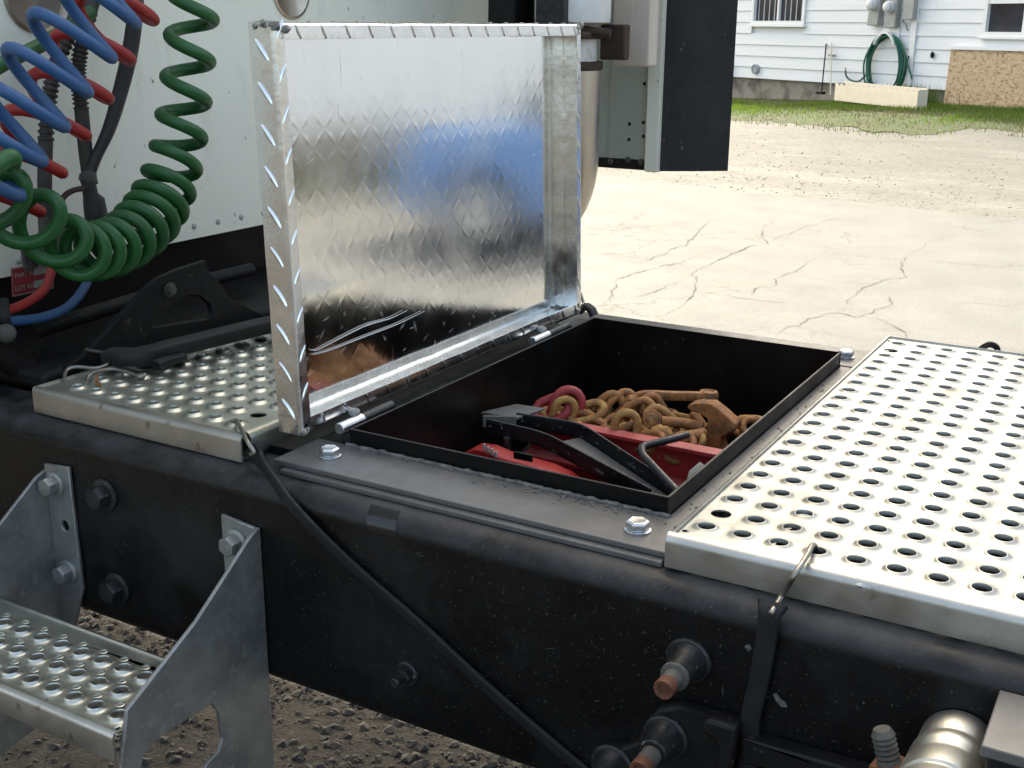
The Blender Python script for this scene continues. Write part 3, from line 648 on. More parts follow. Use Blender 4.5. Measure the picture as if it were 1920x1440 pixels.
for y, z in ((0.1775, 0.4937), (0.7552, 0.5172)):
    o = MB().lathe([(.052, 0), (.052, .003), (.047, .004), (.044, .0025), (.001, .0025)], (XW, y, z), (1, 0, 0), 32).build('round_cover', 'stack_steel', wall_)
# dark boxes added to fill the shaded zone, then clutter below the cab
MB().box((-2.8, -.5, -.02), (XW-.04, 1.3, .10)).build('under_cab_dark_box', 'brown_dark', truck, bev=.01)
MB().box((-1.5, .0, -.30), (-.86, .69, -.021)).build('under_cab_dark_lump', 'brown_dark', truck, bev=.05, seg=3)
for px in (405,): 
    x, y, z = (-0.76, 0.5855, 0.0348)
    MB().lathe([(.018, -.12), (.018, .1)], (x, y, z), (0, 0, 1), 16).build('shock_absorber', 'dark_iron', truck)
MB().tube([(-0.58, 0.0186, 0.036), (-0.6, 0.2931, 0.0416), (-0.62, 0.5167, 0.0361)], .012, 10).build('cross_pipe', 'dark_iron', truck)
MB().tube([(-0.6, -0.0534, 0.0354), (-0.56, -0.0045, -0.017), (-0.55, 0.067, -0.0499)], .02, 10).build('pipe_elbow', 'brown_dark', truck)
MB().ball((-0.52, -0.0665, 0.0607), .013, 12, sc=(1, 1, 1)).build('air_fitting', 'grimy', truck)
MB().box((-.85, -.03, -.030), (-.50, .72, .0)).build('cross_sill', 'dark_iron', truck, bev=.01)
# arched bracket on the rail
AO = [(0.0028, -0.0018), (0.0317, 0.0083), (0.0724, 0.0303), (0.1585, 0.0828), (0.1826, 0.093), (0.2243, 0.0995), (0.2845, 0.1036), (0.2865, 0.088), (0.307, 0.0689), (0.3339, 0.0325), (0.4451, -0.0303), (0.4977, -0.0763), (0.4943, -0.1243), (0.1712, -0.0906)]
AH = [(0.1621, 0.0218), (0.1873, 0.0379), (0.2125, 0.0503), (0.2443, 0.0558), (0.2677, 0.0505), (0.2881, 0.0319), (0.2902, 0.0167), (0.2813, 0.0107), (0.2157, 0.0169)]
ab = MB().prism([AO, AH], 0, -.506, -.496).build('arched_bracket', 'dark_iron', truck, bev=.0015)
x, y, z = (-0.496, 0.2044, 0.0722)
MB().lathe([(.0115, 0), (.0115, .002)], (x, y, z), (1, 0, 0), 18).build('washer', 'grimy', ab)
MB().lathe(hexprof(.0085, .006), (x+.002, y, z), (1, 0, 0), 6).build('hex_bolt', 'grimy', ab)
# red maker's plate under the wall edge
q = [(-0.66, 0.0553, 0.113), (-0.66, 0.1291, 0.1127), (-0.66, 0.1236, 0.0707), (-0.66, 0.0514, 0.0714)]
pl = MB().add([Vector(a)+Vector((dx, 0, 0)) for dx in (0, .002) for a in q], [(3,2,1,0), (4,5,6,7), (0,1,5,4), (1,2,6,5), (2,3,7,6), (3,0,4,7)]).build('maker_plate', 'label_red', truck)
o3, o2, o1, o0 = [Vector(a) for a in (q[3], q[2], q[1], q[0])]
def onplate(u, v, lift=.0026): 
    b = o3.lerp(o2, u); t_ = o0.lerp(o1, u); return b.lerp(t_, v)+Vector((lift, 0, 0))
for v0, v1 in ((.14, .40), (.60, .86)):
    MB().add([onplate(.52, v0), onplate(.90, v0), onplate(.90, v1), onplate(.52, v1)], [(0,1,2,3)]).build('blank_field', 'label_white', pl)
for (u0, v0, u1, v1) in ((0, 0, 1, .03), (0, .97, 1, 1), (0, .03, .012, .97), (.988, .03, 1, .97)):
    MB().add([onplate(u0, v0), onplate(u1, v0), onplate(u1, v1), onplate(u0, v1)], [(0,1,2,3)]).build('plate_border', 'label_white', pl)
def lettering(txt, pos, xdir, zdir, size, parent, material):
    cu = bpy.data.curves.new('lettering', 'FONT'); cu.body = txt; cu.size = size; cu.extrude = .0001
    tmp = bpy.data.objects.new('tmp', cu); COL.objects.link(tmp); dg = bpy.context.evaluated_depsgraph_get()
    me = bpy.data.meshes.new_from_object(tmp.evaluated_get(dg)); bpy.data.objects.remove(tmp)
    xd = Vector(xdir).normalized(); zd = Vector(zdir).normalized(); zd = (zd-xd*zd.dot(xd)).normalized(); nd = xd.cross(zd)
    me.transform(Matrix((xd, zd, nd)).transposed().to_4x4()); me.materials.clear(); me.materials.append(MAT[material])
    o = bpy.data.objects.new('lettering', me); COL.objects.link(o); put(o, pos, parent); return o
lettering('PART NO.', onplate(.06, .64), o2-o3, o0-o3, .0098, pl, 'label_white')
lettering('LOT NO.', onplate(.06, .18), o2-o3, o0-o3, .0098, pl, 'label_white')
# side extender with its rubber flap, far side of the cab
YF = 1.65
a = (-0.4985, 0.1213); b = (-0.3537, 0.1213); c = (-0.3267, 0.1218)
fz = a[1]
ext = MB().box((XW-.3, YF, fz+.02), (b[0], YF+.012, 2.5)).build('side_extender', 'cab_side', truck)
MB().box((XW-.3, YF-.006, fz-.004), (b[0]-.002, YF+.014, fz+.0195)).build('bottom_channel', 'dark_iron', ext)
MB().box((b[0]-.105, YF-.003, fz+.021), (b[0]-.0005, YF-.0005, 2.5)).build('seam_strip', 'cab_side', ext)
MB().box((b[0], YF-.02, fz-.006), (c[0]+.010, YF+.016, 2.5)).build('edge_trim', 'cab_paint', ext, bev=.004)
for p_ in ((-0.3679, 0.3237), (-0.3668, 0.2319), (-0.3654, 0.1989), (-0.4036, 0.2264), (-0.4036, 0.1892)):
    MB().lathe([(.0045, 0), (.0035, .002), (.001, .003)], (p_[0], YF-.0030, p_[1]), (0, -1, 0), 10).build('screw', 'dark_iron', ext)
for px in ((-0.4509, 0.1331), (-0.4031, 0.14), (-0.3685, 0.1369)):
    MB().lathe([(.008, 0), (.006, .003), (.001, .004)], (px[0], YF-.0062, px[1]), (0, -1, 0), 10).build('rivet', 'grimy', ext)
f0 = Vector((c[0]+.012, YF-.012, 0)); f1 = Vector(((-0.13, 1.5736, 0.1372)[0], (-0.13, 1.5736, 0.1372)[1]+.0, 0))
f1 = Vector((-.178, 1.735, 0)); dv = (f1-f0).normalized(); nv = Vector((dv.y, -dv.x, 0))
vs = []; ks = 9; zs = lin(fz-.002, 2.4, 12)
for o_ in (0, .007):
    for z in zs:
        for i in range(ks): 
            q = f0.lerp(f1, i/(ks-1))+nv*(o_+.004*math.sin(3.1*i/(ks-1))); vs.append((q.x, q.y, z))
n1 = ks*len(zs); fs = []
for o_ in (0, 1):
    for j in range(len(zs)-1):
        for i in range(ks-1): fs.append(tuple(o_*n1+k for k in (j*ks+i, j*ks+i+1, (j+1)*ks+i+1, (j+1)*ks+i)))
for j in range(len(zs)-1):
    for i in (0, ks-1): fs.append((j*ks+i, (j+1)*ks+i, n1+(j+1)*ks+i, n1+j*ks+i))
for i in range(ks-1):
    for j in (0, len(zs)-1): fs.append((j*ks+i, j*ks+i+1, n1+j*ks+i+1, n1+j*ks+i))
MB().add(vs, fs).build('rubber_flap', 'flap_rubber', truck)
# tan plate, exhaust stack, muffler and clamp in front of the extender
YP = 1.45
a = (-0.3638, 0.3709); b = (-0.2734, 0.3729)
MB().box((a[0], YP, a[1]), (b[0], YP+.05, 2.3)).build('heat_plate', 'tan_plate', truck, bev=.004)
YE = 1.30
cx, cz = (-0.3918, 0.3752); ex = (-0.3135, 0.335)[0]; er = (ex-cx)*.87
P = [(cx, YE, cz), (cx, YE, cz-.11), (cx, YE, cz-.20)]
for i in range(1, 13):
    a_ = R(80)*i/12; P.append((cx-.19*(1-math.cos(a_)), YE, cz-.20-.19*math.sin(a_)))
P += [(cx-.35, YE, cz-.42), (cx-.6, YE, cz-.47)]
st = MB().tube(P, er, 36).build('exhaust_stack', 'stack_steel', truck)
MB().lathe([(er*1.02, 0), (er*1.06, .003), (er*1.06, .016), (er*1.02, .019)], (cx, YE, cz-.01), (0, 0, 1), 36).build('band_clamp', 'rust_dark', st)
MB().lathe([(er*.80, .0), (er*.86, .008), (er*.86, .045), (er*.7, .06)], (cx-.012, YE, cz+.010), (0, 0, 1), 36).build('stack_neck', 'muffler_white', st)
mz = (-0.3529, 0.4638)[1]
MB().lathe([(er*.8, -.10), (er*.8, -.02), (er*1.18, -.012), (er*1.2, .0), (er*1.2, .055), (er*1.17, .06), (er*1.2, .065), (er*1.2, 1.4)], (cx+.005, YE, mz+.012), (0, 0, 1), 40).build('muffler', 'muffler_white', truck)
bk = (-0.3487, 0.4445); b2 = (-0.2497, 0.3956)
cl = MB().box((cx-.06, YE-er*1.15, cz+.055), (cx+er*1.05, YE+.1, mz-.018)).build('stack_bracket', 'rust_dark', truck, bev=.006)
x, z = (-0.3241, 0.432)
MB().lathe([(.012, 0), (.013, .003), (.011, .010), (.006, .016), (.004, .02)], (cx+.022, YE-er*1.15, cz+.075), (0, -1, 0), 14).build('clamp_bolt', 'zinc', cl)
MB().tube([(cx+.02, YE-.04, cz+.075), (cx+.105, YE-.02, cz+.066)], .010, 10).build('clamp_rod', 'rust_dark', cl)
MB().box((cx+er*.9, YE+.02, cz+.012), (cx+er*1.75, YE+.05, cz+.085)).build('stay_plate', 'rust_dark', cl, bev=.004)
# dark cab posts seen over the lid
for (pa, pb, m_) in (((925, 0), (960, 0), 'dark_iron'), ((965, 0), (1012, 0), 'bolt_black'), ((1026, 0), (1060, 0), 'dark_iron')):
    pass
x0 = (-0.5508, 0.4869)[0]; x1 = (-0.4881, 0.4869)[0]; x2 = (-0.4295, 0.487)[0]; x3 = (-0.3546, 0.4864)[0]
MB().prism([[(x0-.02, .2), (x0+.05, .2), (x0+.09, 1.9), (x0+.02, 1.9)]], 1, 1.24, 1.32).build('stack_post', 'dark_iron', truck, bev=.005)
MB().box((x0+.045, 1.325, .2), (x2-.002, 1.36, 1.9)).build('stack_panel', 'conduit', truck, bev=.005)
MB().box((x2+.006, 1.20, .2), (x3-.003, 1.26, 1.9)).build('stack_post', 'bolt_black', truck, bev=.005)

# ------------------------------------------------------------------ deck plates (raised, pierced grip dimples)
def cell(g, cx, cy, px, py, z, hr, br, hh, n=16):
    sq = []
    per = n//4
    cor = [(-1,-1), (1,-1), (1,1), (-1,1)]
    for k in range(4):
        a, b = cor[k], cor[(k+1) % 4]
        for i in range(per): t = i/per; sq.append((cx+px/2*(a[0]+(b[0]-a[0])*t), cy+py/2*(a[1]+(b[1]-a[1])*t)))
    rings = [[(x, y, z) for x, y in sq]]
    for r, dz in ((br, 0), (br*.86, hh*.18), (br*.68, hh*.72), ((br*.68+hr)/2, hh*.98), (hr*1.04, hh*.94), (hr, hh*.6), (hr*.98, -.0022)):
        rings.append([(cx+r*math.cos(R(225)+2*math.pi*i/n), cy+r*math.sin(R(225)+2*math.pi*i/n), z+dz) for i in range(n)])
    vs = [q for rg in rings for q in rg]
    fs = [(j*n+i, j*n+(i+1) % n, (j+1)*n+(i+1) % n, (j+1)*n+i) for j in range(len(rings)-1) for i in range(n)]
    g.add(vs, fs)
def grip(g, x0, y0, nx, ny, px, py, z, hr, br, hh, X0, X1, Y0, Y1, big=()):
    for i in range(nx):
        for j in range(ny):
            if (i, j) in big: cell(g, x0+i*px, y0+j*py, px, py, z, .0118, .0150, .0002)
            else: cell(g, x0+i*px, y0+j*py, px, py, z, hr, br, hh)
    a, b = x0-px/2, x0+(nx-.5)*px; c, d = y0-py/2, y0+(ny-.5)*py
    for q in (((X0, Y0), (X1, Y0), (X1, c), (X0, c)), ((X0, d), (X1, d), (X1, Y1), (X0, Y1)), ((X0, c), (a, c), (a, d), (X0, d)), ((b, c), (X1, c), (X1, d), (b, d))):
        g.add([(*p_, z) for p_ in q], [(0, 1, 2, 3)])
def bent(P, r=.006, n=5):
    out = [P[0]]
    for i in range(1, len(P)-1):
        a, b, c = Vector(P[i-1]), Vector(P[i]), Vector(P[i+1]); p0 = b+(a-b).normalized()*r; p1 = b+(c-b).normalized()*r
        for k in range(n+1): t = k/n; out.append(tuple(p0.lerp(b, t).lerp(b.lerp(p1, t), t)))
    return out+[P[-1]]
def skirt(prof, lo, hi, axis, t=.003):      # bent sheet: open profile (h, z) swept lo..hi
    n = len(prof); off = []
    for i in range(n):
        a = Vector(prof[max(i-1, 0)]); b = Vector(prof[min(i+1, n-1)]); d = (b-a).normalized(); off.append((prof[i][0]-d.y*t, prof[i][1]+d.x*t))
    lp = prof+off[::-1]; g = MB()
    def Q(q, s): return (s, q[0], q[1]) if axis == 0 else (q[0], s, q[1])
    m_ = len(lp); vs = [Q(q, s) for s in (lo, hi) for q in lp]
    fs = [(k, (k+1) % m_, m_+(k+1) % m_, m_+k) for k in range(m_)]
    for k in range(n-1):
        fs += [(k, k+1, m_-2-k, m_-1-k), (m_+m_-1-k, m_+m_-2-k, m_+k+1, m_+k)]
    return g.add(vs, fs)
DY0, DY1 = -.088, .777
def deck(X0, X1, gx, gy, nx, ny, px, py, big, label, top_mat, left_open, right_curl, hr=.0074, hh=.0040):
    t = thing('deck_plate', ((X0+X1)/2, .345, ZR), label, 'deck plate', 'pierced aluminium deck plates on the frame rails')
    g = MB(); e = .006
    grip(g, gx, gy, nx, ny, px, py, .0, hr, .0150, hh, X0+e, X1-e, DY0+e, DY1-e, big)
    g.build('tread_panel', top_mat, t, smooth=50)
    def edge(h0, sg, ret=.012):              # rolls over from the tread panel and down to the rail
        pf = [(h0+sg*e, 0)]
        for i in range(1, 7): a = math.pi/2*i/6; pf.append((h0+sg*(e-e*math.sin(a)), -e+e*math.cos(a)))
        return pf+[(h0, -.0305)]
    skirt(edge(DY0, 1), X0+(.0 if left_open else e), X1, 0, -.0028).build('front_skirt', 'alu_skirt', t, smooth=60)
    skirt(edge(DY1, -1), X0+e, X1-e, 0, .0028).build('rear_skirt', 'alu_skirt', t, smooth=60)
    for h0, sg in ((X0, 1), (X1, -1)):
        pf = edge(h0, sg)
        if (sg == -1 and right_curl) or (sg == 1 and left_open):     # curls under into a hollow hem
            pf = pf[:-1]+[(h0, -.022)]
            for i in range(1, 9): a = math.pi*i/8; pf.append((h0+sg*(.009-.009*math.cos(a)), -.022-.0075*math.sin(a)))
            pf += [(h0+sg*.018, -.008)]
        skirt(pf, DY0+(.012 if (sg == -1 and right_curl) else .004), DY1-.004, 1, -.0028*sg).build('side_skirt', top_mat, t, smooth=60)
    return t
dR = deck(.4435, 1.21, .4690, -.0515, 21, 21, .0357, .0394, {(0, 1), (0, 19), (20, 1), (20, 19)}, 'bright pierced aluminium deck plate right of the open toolbox', 'alu_deck', True, False, .0084, .0026)
dL = deck(-.455, -.088, -.4036-.0348*0, -.0555, 9, 21, .0346, .0389, {(8, 1), (0, 19)}, 'shaded pierced aluminium deck plate behind the open lid', 'alu_deck_worn', False, True)
# weld scar on the front edge of the right plate
g = MB(); rnd = random.Random(5)
for i in range(16):
    q = Vector((0.6204, -0.0799, -0)).lerp(Vector((0.6609, -0.0933, 0)), i/15)
    g.ball((q.x, -.083+rnd.uniform(-.004, .003), -.0035+rnd.uniform(-.001, .001)), rnd.uniform(.003, .0055), 8, .5, sc=(1.3, 1, .6), seed=i)
g.build('weld_scar', 'alu_deck_worn', dR)

# ------------------------------------------------------------------ toolbox
BX, BY = .408, .65
tb = thing('toolbox', (BX/2, BY/2, -.19), 'black steel toolbox with its bright tread-plate lid standing open', 'toolbox')
g = MB(); t_ = .003
for a, b in (((0, 0), (BX, t_)), ((0, BY-t_), (BX, BY)), ((0, t_), (t_, BY-t_)), ((BX-t_, t_), (BX, BY-t_))):
    g.box((a[0], a[1], -.185), (b[0], b[1], 0))
g.build('box_walls', 'box_paint', tb, bev=.0006)
MB().box((0, 0, -.190), (BX, BY, -.1855)).build('box_floor', 'box_paint', tb)
MB().box((-.046, -.083, -.0262), (.4415, -.0005, -.0200)).build('near_plate', 'plate_paint', tb, bev=.0012)
MB().box((-.030, -.0915, -.0328), (.4405, -.0005, -.0268)).build('lower_plate', 'plate_paint', tb, bev=.0012)
MB().box((-.070, BY+.0005, -.0262), (.4415, .752, -.0200)).build('far_plate', 'plate_paint', tb, bev=.0012)
MB().box((BX+.0005, .0, -.0280), (.4405, BY, -.0215)).build('side_plate', 'plate_paint', tb, bev=.001)
MB().box((-.0865, -.045, -.0325), (-.0470, .66, -.0215)).build('side_plate', 'box_paint', tb, bev=.001)  # dark strip added so no bright ground shows through this gap
MB().box((-.0465, .0, -.0280), (-.0005, .66, -.0215)).build('side_plate', 'box_paint', tb, bev=.001)
# gritty weld along the foot of the near rim
P = []; rr = []
for i in range(140):
    x = -.002+.414*i/139; P.append((x, -.0035+.0015*noise.noise(Vector((x*70, 0, 0))), -.0195)); rr.append(.0032+.0022*noise.noise(Vector((x*110, 4, 0))))
MB().tube(P, rr, 7).build('weld_bead', 'dirt_bead', tb)
g = MB(); rnd = random.Random(31)
for i in range(90):
    x = rnd.uniform(-.01, .43) if i < 45 else rnd.gauss(.31, .05); g.ball((x, -.012+rnd.gauss(0, .006), -.0195), rnd.uniform(.0006, .0024), 6, .6, seed=i)
for i in range(40): g.ball((.424+rnd.uniform(-.012, .014), rnd.uniform(0, .6), -.0213), rnd.uniform(.0006, .002), 6, .6, seed=i)
o = g.build('grit', 'dirt_bead', tb); o['kind'] = 'stuff'
for px in ((0.0041, -0.043), (0.397, -0.0496), (0.4033, 0.6971)):
    MB().lathe([(.0135, 0), (.0135, .0018), (.012, .0022)], (px[0], px[1], -.0198), (0, 0, 1), 20).build('bolt_flange', 'zinc', tb)
    MB().lathe([(.0115, 0), (.0122, .0008), (.0122, .0070), (.0098, .0090), (.0085, .0088)], (px[0], px[1], -.0175), (0, 0, 1), 6, .5).build('hex_bolt', 'zinc', tb, bev=.0006)
for y0, y1 in ((.0, .107), (.472, .588)):
    ym = y0+(y1-y0)*.42
    h = MB().tube([(-.0155, y0, -.003), (-.0155, ym, -.003)], .0072, 16).build('hinge_knuckle', 'zinc', tb, bev=.001)
    MB().tube([(-.0155, ym+.001, -.003), (-.0155, y1, -.003)], .0066, 16).build('hinge_knuckle', 'bolt_black', tb, bev=.001)
    MB().ball((-.022, ym-.006, .004), .008, 12, .2).build('hinge_weld', 'weld', h)
    MB().box((-.014, y0+.004, -.024), (-.0006, y1-.004, -.010)).build('hinge_leaf', 'bolt_black', h)
# lid
BE = R(1.6); LN = Vector((math.cos(BE), 0, math.sin(BE))); LU = Vector((-math.sin(BE), 0, math.cos(BE)))
L0 = Vector((-.062, 0, .0015)); LY0, LY1, LH, LD = -.053, .664, .459, .034
def LP(y, v, w_): return L0 + Vector((0, y, 0)) + LU*v + LN*w_
ins = .0032
g = MB()
ny, nv = 28, 18; vs = []; fs = []
for w_ in (.0, .0032):
    for j in range(nv+1):
        for i in range(ny+1):
            y = LY0+ins+(LY1-LY0-2*ins)*i/ny; v = ins+(LH-2*ins)*j/nv
            bow = .0016*math.sin(math.pi*i/ny)*math.sin(math.pi*j/nv)
            vs.append(LP(y, v, w_-bow))
K = (ny+1)*(nv+1)
for o_ in (0, 1):
    for j in range(nv):
        for i in range(ny): fs.append(tuple(o_*K+q for q in (j*(ny+1)+i, j*(ny+1)+i+1, (j+1)*(ny+1)+i+1, (j+1)*(ny+1)+i)))
ring_ = [i for i in range(ny+1)]+[j*(ny+1)+ny for j in range(1, nv+1)]+[nv*(ny+1)+i for i in range(ny-1, -1, -1)]+[j*(ny+1) for j in range(nv-1, 0, -1)]
fs += [(ring_[i], ring_[(i+1) % len(ring_)], K+ring_[(i+1) % len(ring_)], K+ring_[i]) for i in range(len(ring_))]
lid = g.add(vs, fs).build('lid', 'alu_lid', tb, smooth=30)
lid['label'] = 'open lid, its smooth inner face mirroring the yard'
# skirts: side wall with a rounded lip turned inwards (s = inward from the outer face)
prof = [(0, 0), (0, LD-.006)]+[(.006-.006*math.cos(R(15*k)), LD-.006+.006*math.sin(R(15*k))) for k in range(1, 7)]+[(.0175, LD), (.0175, LD-.003), (.006, LD-.003), (.003, LD-.006), (.003, 0)]
def lozenge(g, c, dx, dn, ln=.030, wd=.0078, h=.0021):   # raised tread bar on a face with normal dn along dx
    dx = Vector(dx).normalized(); dn = Vector(dn).normalized(); dy = dn.cross(dx); c = Vector(c)-dn*.0003
    vs = []
    for k, (w_, q) in enumerate(((1, 0), (.55, .8), (.2, 1))):
        for i in range(10):
            a = 2*math.pi*i/10; vs.append(c+dx*(ln/2*math.cos(a)*(.55+.45*w_))+dy*(wd/2*w_*math.copysign(abs(math.sin(a))**1.4, math.sin(a)))+dn*h*q)
    fs = [(j*10+i, j*10+(i+1) % 10, (j+1)*10+(i+1) % 10, (j+1)*10+i) for j in range(2) for i in range(10)]+[tuple(20+i for i in range(10))]
    g.add(vs, fs)
def lid_side(kind):
    g = MB(); rnd = random.Random(len(kind))
    if kind in ('near', 'far'):
        y0, sg = (LY0, 1) if kind == 'near' else (LY1, -1); N_ = 46
        for k in range(N_+1):
            v = LH*k/N_
            for s_, w_ in prof:
                vv = v
                if k == 0: vv = min(s_, .0175)+.0002
                if k == N_: vv = LH-min(s_, .0175)-.0002
                wob = .0009*noise.noise(Vector((v*22, y0, 0)))
                g.v.append(LP(y0+sg*(s_+wob), vv, w_))
        out = Vector((0, -sg, 0)); along = LU
        for k in range(10):
            v = .030+.0445*k
            d = LU*-.8+LN*.6 if k % 1 == 0 else LU
            lozenge(g, LP(y0, v, .017), d, out, .031)
            lozenge(g, LP(y0+sg*.0115, v+.021, LD), LU*.75+Vector((0, sg*.45, 0)), LN, .024, .0062, .0016)
    else:
        v0, sg = (0, 1) if kind == 'bottom' else (LH, -1); N_ = 60
        for k in range(N_+1):
            y = LY0+(LY1-LY0)*k/N_
            for s_, w_ in prof:
                yy = y
                if k == 0: yy = LY0+min(s_, .0175)+.0002
                if k == N_: yy = LY1-min(s_, .0175)-.0002
                wob = .0009*noise.noise(Vector((y*18, v0, 5)))
                g.v.append(LP(yy, v0+sg*(s_+wob), w_))
        for k in range(16):
            y = LY0+.035+.0435*k
            lozenge(g, LP(y, v0, .017), Vector((0, .8, 0))+LN*.6*sg, LU*-sg, .031)
            lozenge(g, LP(y+.006, v0+sg*.0100, LD), Vector((0, .42, 0))+LU*-.8, LN, .019, .0062, .0018)
    n = len(prof); nk = (N_+1)
    fs = [(k*n+i, k*n+(i+1) % n, (k+1)*n+(i+1) % n, (k+1)*n+i) for k in range(N_) for i in range(n)]
    fs += [tuple(range(n)), tuple((nk-1)*n+i for i in reversed(range(n)))]
    g.f = [tuple(q) for q in fs]+g.f
    return g
for kind in ('near', 'far', 'top', 'bottom'):
    lid_side(kind).build('lid_skirt', 'alu_tread', lid, smooth=40)
rnd = random.Random(3)
for y, v, nb in ((LY0, LH, 22), (LY1, LH, 9), (LY0, 0, 10), (LY1, 0, 8)):
    g = MB(); sy = 1 if y == LY0 else -1; sv = 1 if v == 0 else -1
    for i in range(nb):
        u = rnd.random(); w_ = LD*u if i < nb*.6 else LD
        sp = rnd.random()*(.018 if i >= nb*.6 else .003)
        g.ball(LP(y+sy*(sp+.002), v+sv*(.0015+rnd.random()*.003+(sp*.25 if sv < 0 else 0)), w_), rnd.uniform(.0028, .0052), 8, .7, seed=i*3.1)
    g.build('corner_weld', 'weld', lid)
# long scratches across the lower part of the panel
def on_lid(P, wd, name='scratch'):
    P = catmull(P, 5); n = len(P); vs = []
    for i, q in enumerate(P):
        d = (P[min(i+1, n-1)]-P[max(i-1, 0)]).normalized(); s_ = LN.cross(d).normalized(); k = wd*(.4+.6*math.sin(math.pi*(i+.5)/n))
        vs += [q+s_*k+LN*.0011, q-s_*k+LN*.0011]
    MB().add(vs, [(2*i, 2*i+1, 2*i+3, 2*i+2) for i in range(n-1)]).build(name, 'scratch', lid)
on_lid([(-0.06, 0.0083, 0.0873), (-0.06, 0.02, 0.0845), (-0.06, 0.0666, 0.0893), (-0.06, 0.1214, 0.0938), (-0.06, 0.1673, 0.0919), (-0.06, 0.206, 0.0947)], .0009)
on_lid([(-0.06, 0.0098, 0.0803), (-0.06, 0.0451, 0.0787), (-0.06, 0.1207, 0.08), (-0.06, 0.1848, 0.0809), (-0.06, 0.2472, 0.0855)], .0009)
on_lid([(-0.063, 0.1008, 0.0916), (-0.063, 0.1366, 0.0916), (-0.063, 0.1714, 0.0899)], .0006)
rnd = random.Random(77)
g = MB()
for i in range(170):
    y = rnd.uniform(LY0+.02, LY1-.04); v = rnd.uniform(.02, .40) if i > 60 else rnd.uniform(.02, .12); a = rnd.choice((R(62), R(70), R(118), R(20)))+rnd.gauss(0, .15); ln = rnd.uniform(.003, .022); wd = rnd.uniform(.00012, .0003)
    d = Vector((0, math.cos(a), 0))+LU*math.sin(a); s_ = LN.cross(d).normalized(); c = LP(y, v, .0032+.0004)
    g.add([c-d*ln/2, c+s_*wd, c+d*ln/2, c-s_*wd], [(0, 1, 2, 3)])
o = g.build('fine_scratches', 'scratch', lid); o['kind'] = 'stuff'

# ------------------------------------------------------------------ things inside the toolbox
# red steel channel lying along the box
YR = .338
rb = thing('red_channel_beam', (.22, YR, -.15), 'red painted steel channel lying along the toolbox, chain piled behind it', 'steel channel')
MB().box((.048, YR, -.0815), (.404, YR+.024, -.0755)).build('top_flange', 'red_paint', rb, bev=.001)
MB().box((.048, YR+.018, -.1265), (.404, YR+.024, -.0818)).build('web', 'red_paint', rb)
MB().box((.048, YR-.008, -.1330), (.404, YR+.024, -.1268)).build('bottom_flange', 'red_paint', rb, bev=.001)
MB().box((.048, YR+.008, -.185), (.404, YR+.024, -.1333)).build('foot', 'red_paint', rb)
g = MB(); a = Vector((0.3072, 0.33, -0.1052))
g.tube([a+Vector((0, 0, -.018)), a+Vector((.004, .002, 0)), a+Vector((.012, .004, .014))], [.008, .009, .005], 8, flat=(1, .5)); tag(g.build('paper_scrap', 'planter_cream'), 'small crumpled pale scrap against the red channel', 'scrap')
# red moulded tool on the left
rc = thing('red_tool_case', (.11, .21, -.15), 'red plastic moulded tool partly hidden behind the near rim', 'tool')
top = [(0.0005, -0.1277), (0.0093, -0.1102), (0.0241, -0.0941), (0.0412, -0.0824), (0.0664, -0.0807), (0.0872, -0.0851), (0.1199, -0.0879), (0.152, -0.0898), (0.1758, -0.0948), (0.1994, -0.1063), (0.2006, -0.1487), (-0.0001, -0.1933)]
MB().prism([top], 1, .205, .236).build('shell', 'red_plastic', rc, bev=.006, seg=3)
p0 = Vector((0.0621, 0.205, -0.0752)); p1 = Vector((0.0803, 0.205, -0.0822))
for i in range(4):
    q = p0.lerp(p1, i/3)
    MB().box((q.x-.0016, .2030, q.z-.0045), (q.x+.0016, .2065, q.z+.0045)).build('vent_rib', 'label_white', rc, bev=.0005)
a = (0.1191, -0.0776)
MB().box((a[0]-.012, .2040, a[1]-.005), (a[0]+.016, .2075, a[1]+.005)).build('recess_dark_block', 'box_paint', rc, bev=.001)  # black block, its colour standing in for the shade of a hollow
# black folded bracket with a flat top plate
bb = thing('black_bracket', (.17, .27, -.15), 'black steel bracket of two bent bars under a flat top plate', 'bracket')
q = [Vector((0.0114, 0.2793, -0.056)), Vector((0.0353, 0.3359, -0.056)), Vector((0.0796, 0.3402, -0.056)), Vector((0.066, 0.2827, -0.056))]
MB().add([a+Vector((0, 0, dz)) for dz in (-.004, 0) for a in q], [(3,2,1,0), (4,5,6,7), (0,1,5,4), (1,2,6,5), (2,3,7,6), (3,0,4,7)]).build('top_plate', 'plate_paint', bb, bev=.0008)
def elbow(P):
    Q = [Vector(q) for q in bent(P, .022, 6)]; out = []
    for a, b in zip(Q, Q[1:]): out += [a.lerp(b, k/5) for k in range(5)]
    return out+[Q[-1]]
P1c = elbow([(0.0279, 0.2567, -0.066), (0.1226, 0.259, -0.07), (0.297, 0.2139, -0.098)]); P2c = elbow([(0.0589, 0.2952, -0.064), (0.1477, 0.3162, -0.069), (0.322, 0.2391, -0.098)])
for Pc in (P1c, P2c): MB().tube(Pc, .0110, 12, flat=(.16, 1), upv=(0, 0, 1)).build('bent_bar', 'bar_black', bb)
n_ = len(P1c); vs = []
for i in range(int(n_*.55), n_):
    vs += [P1c[i]+Vector((.002, .002, -.0060)), P2c[i]+Vector((-.002, -.002, -.0085))]
vs2 = [v-Vector((0, 0, .003)) for v in vs]; k = len(vs)
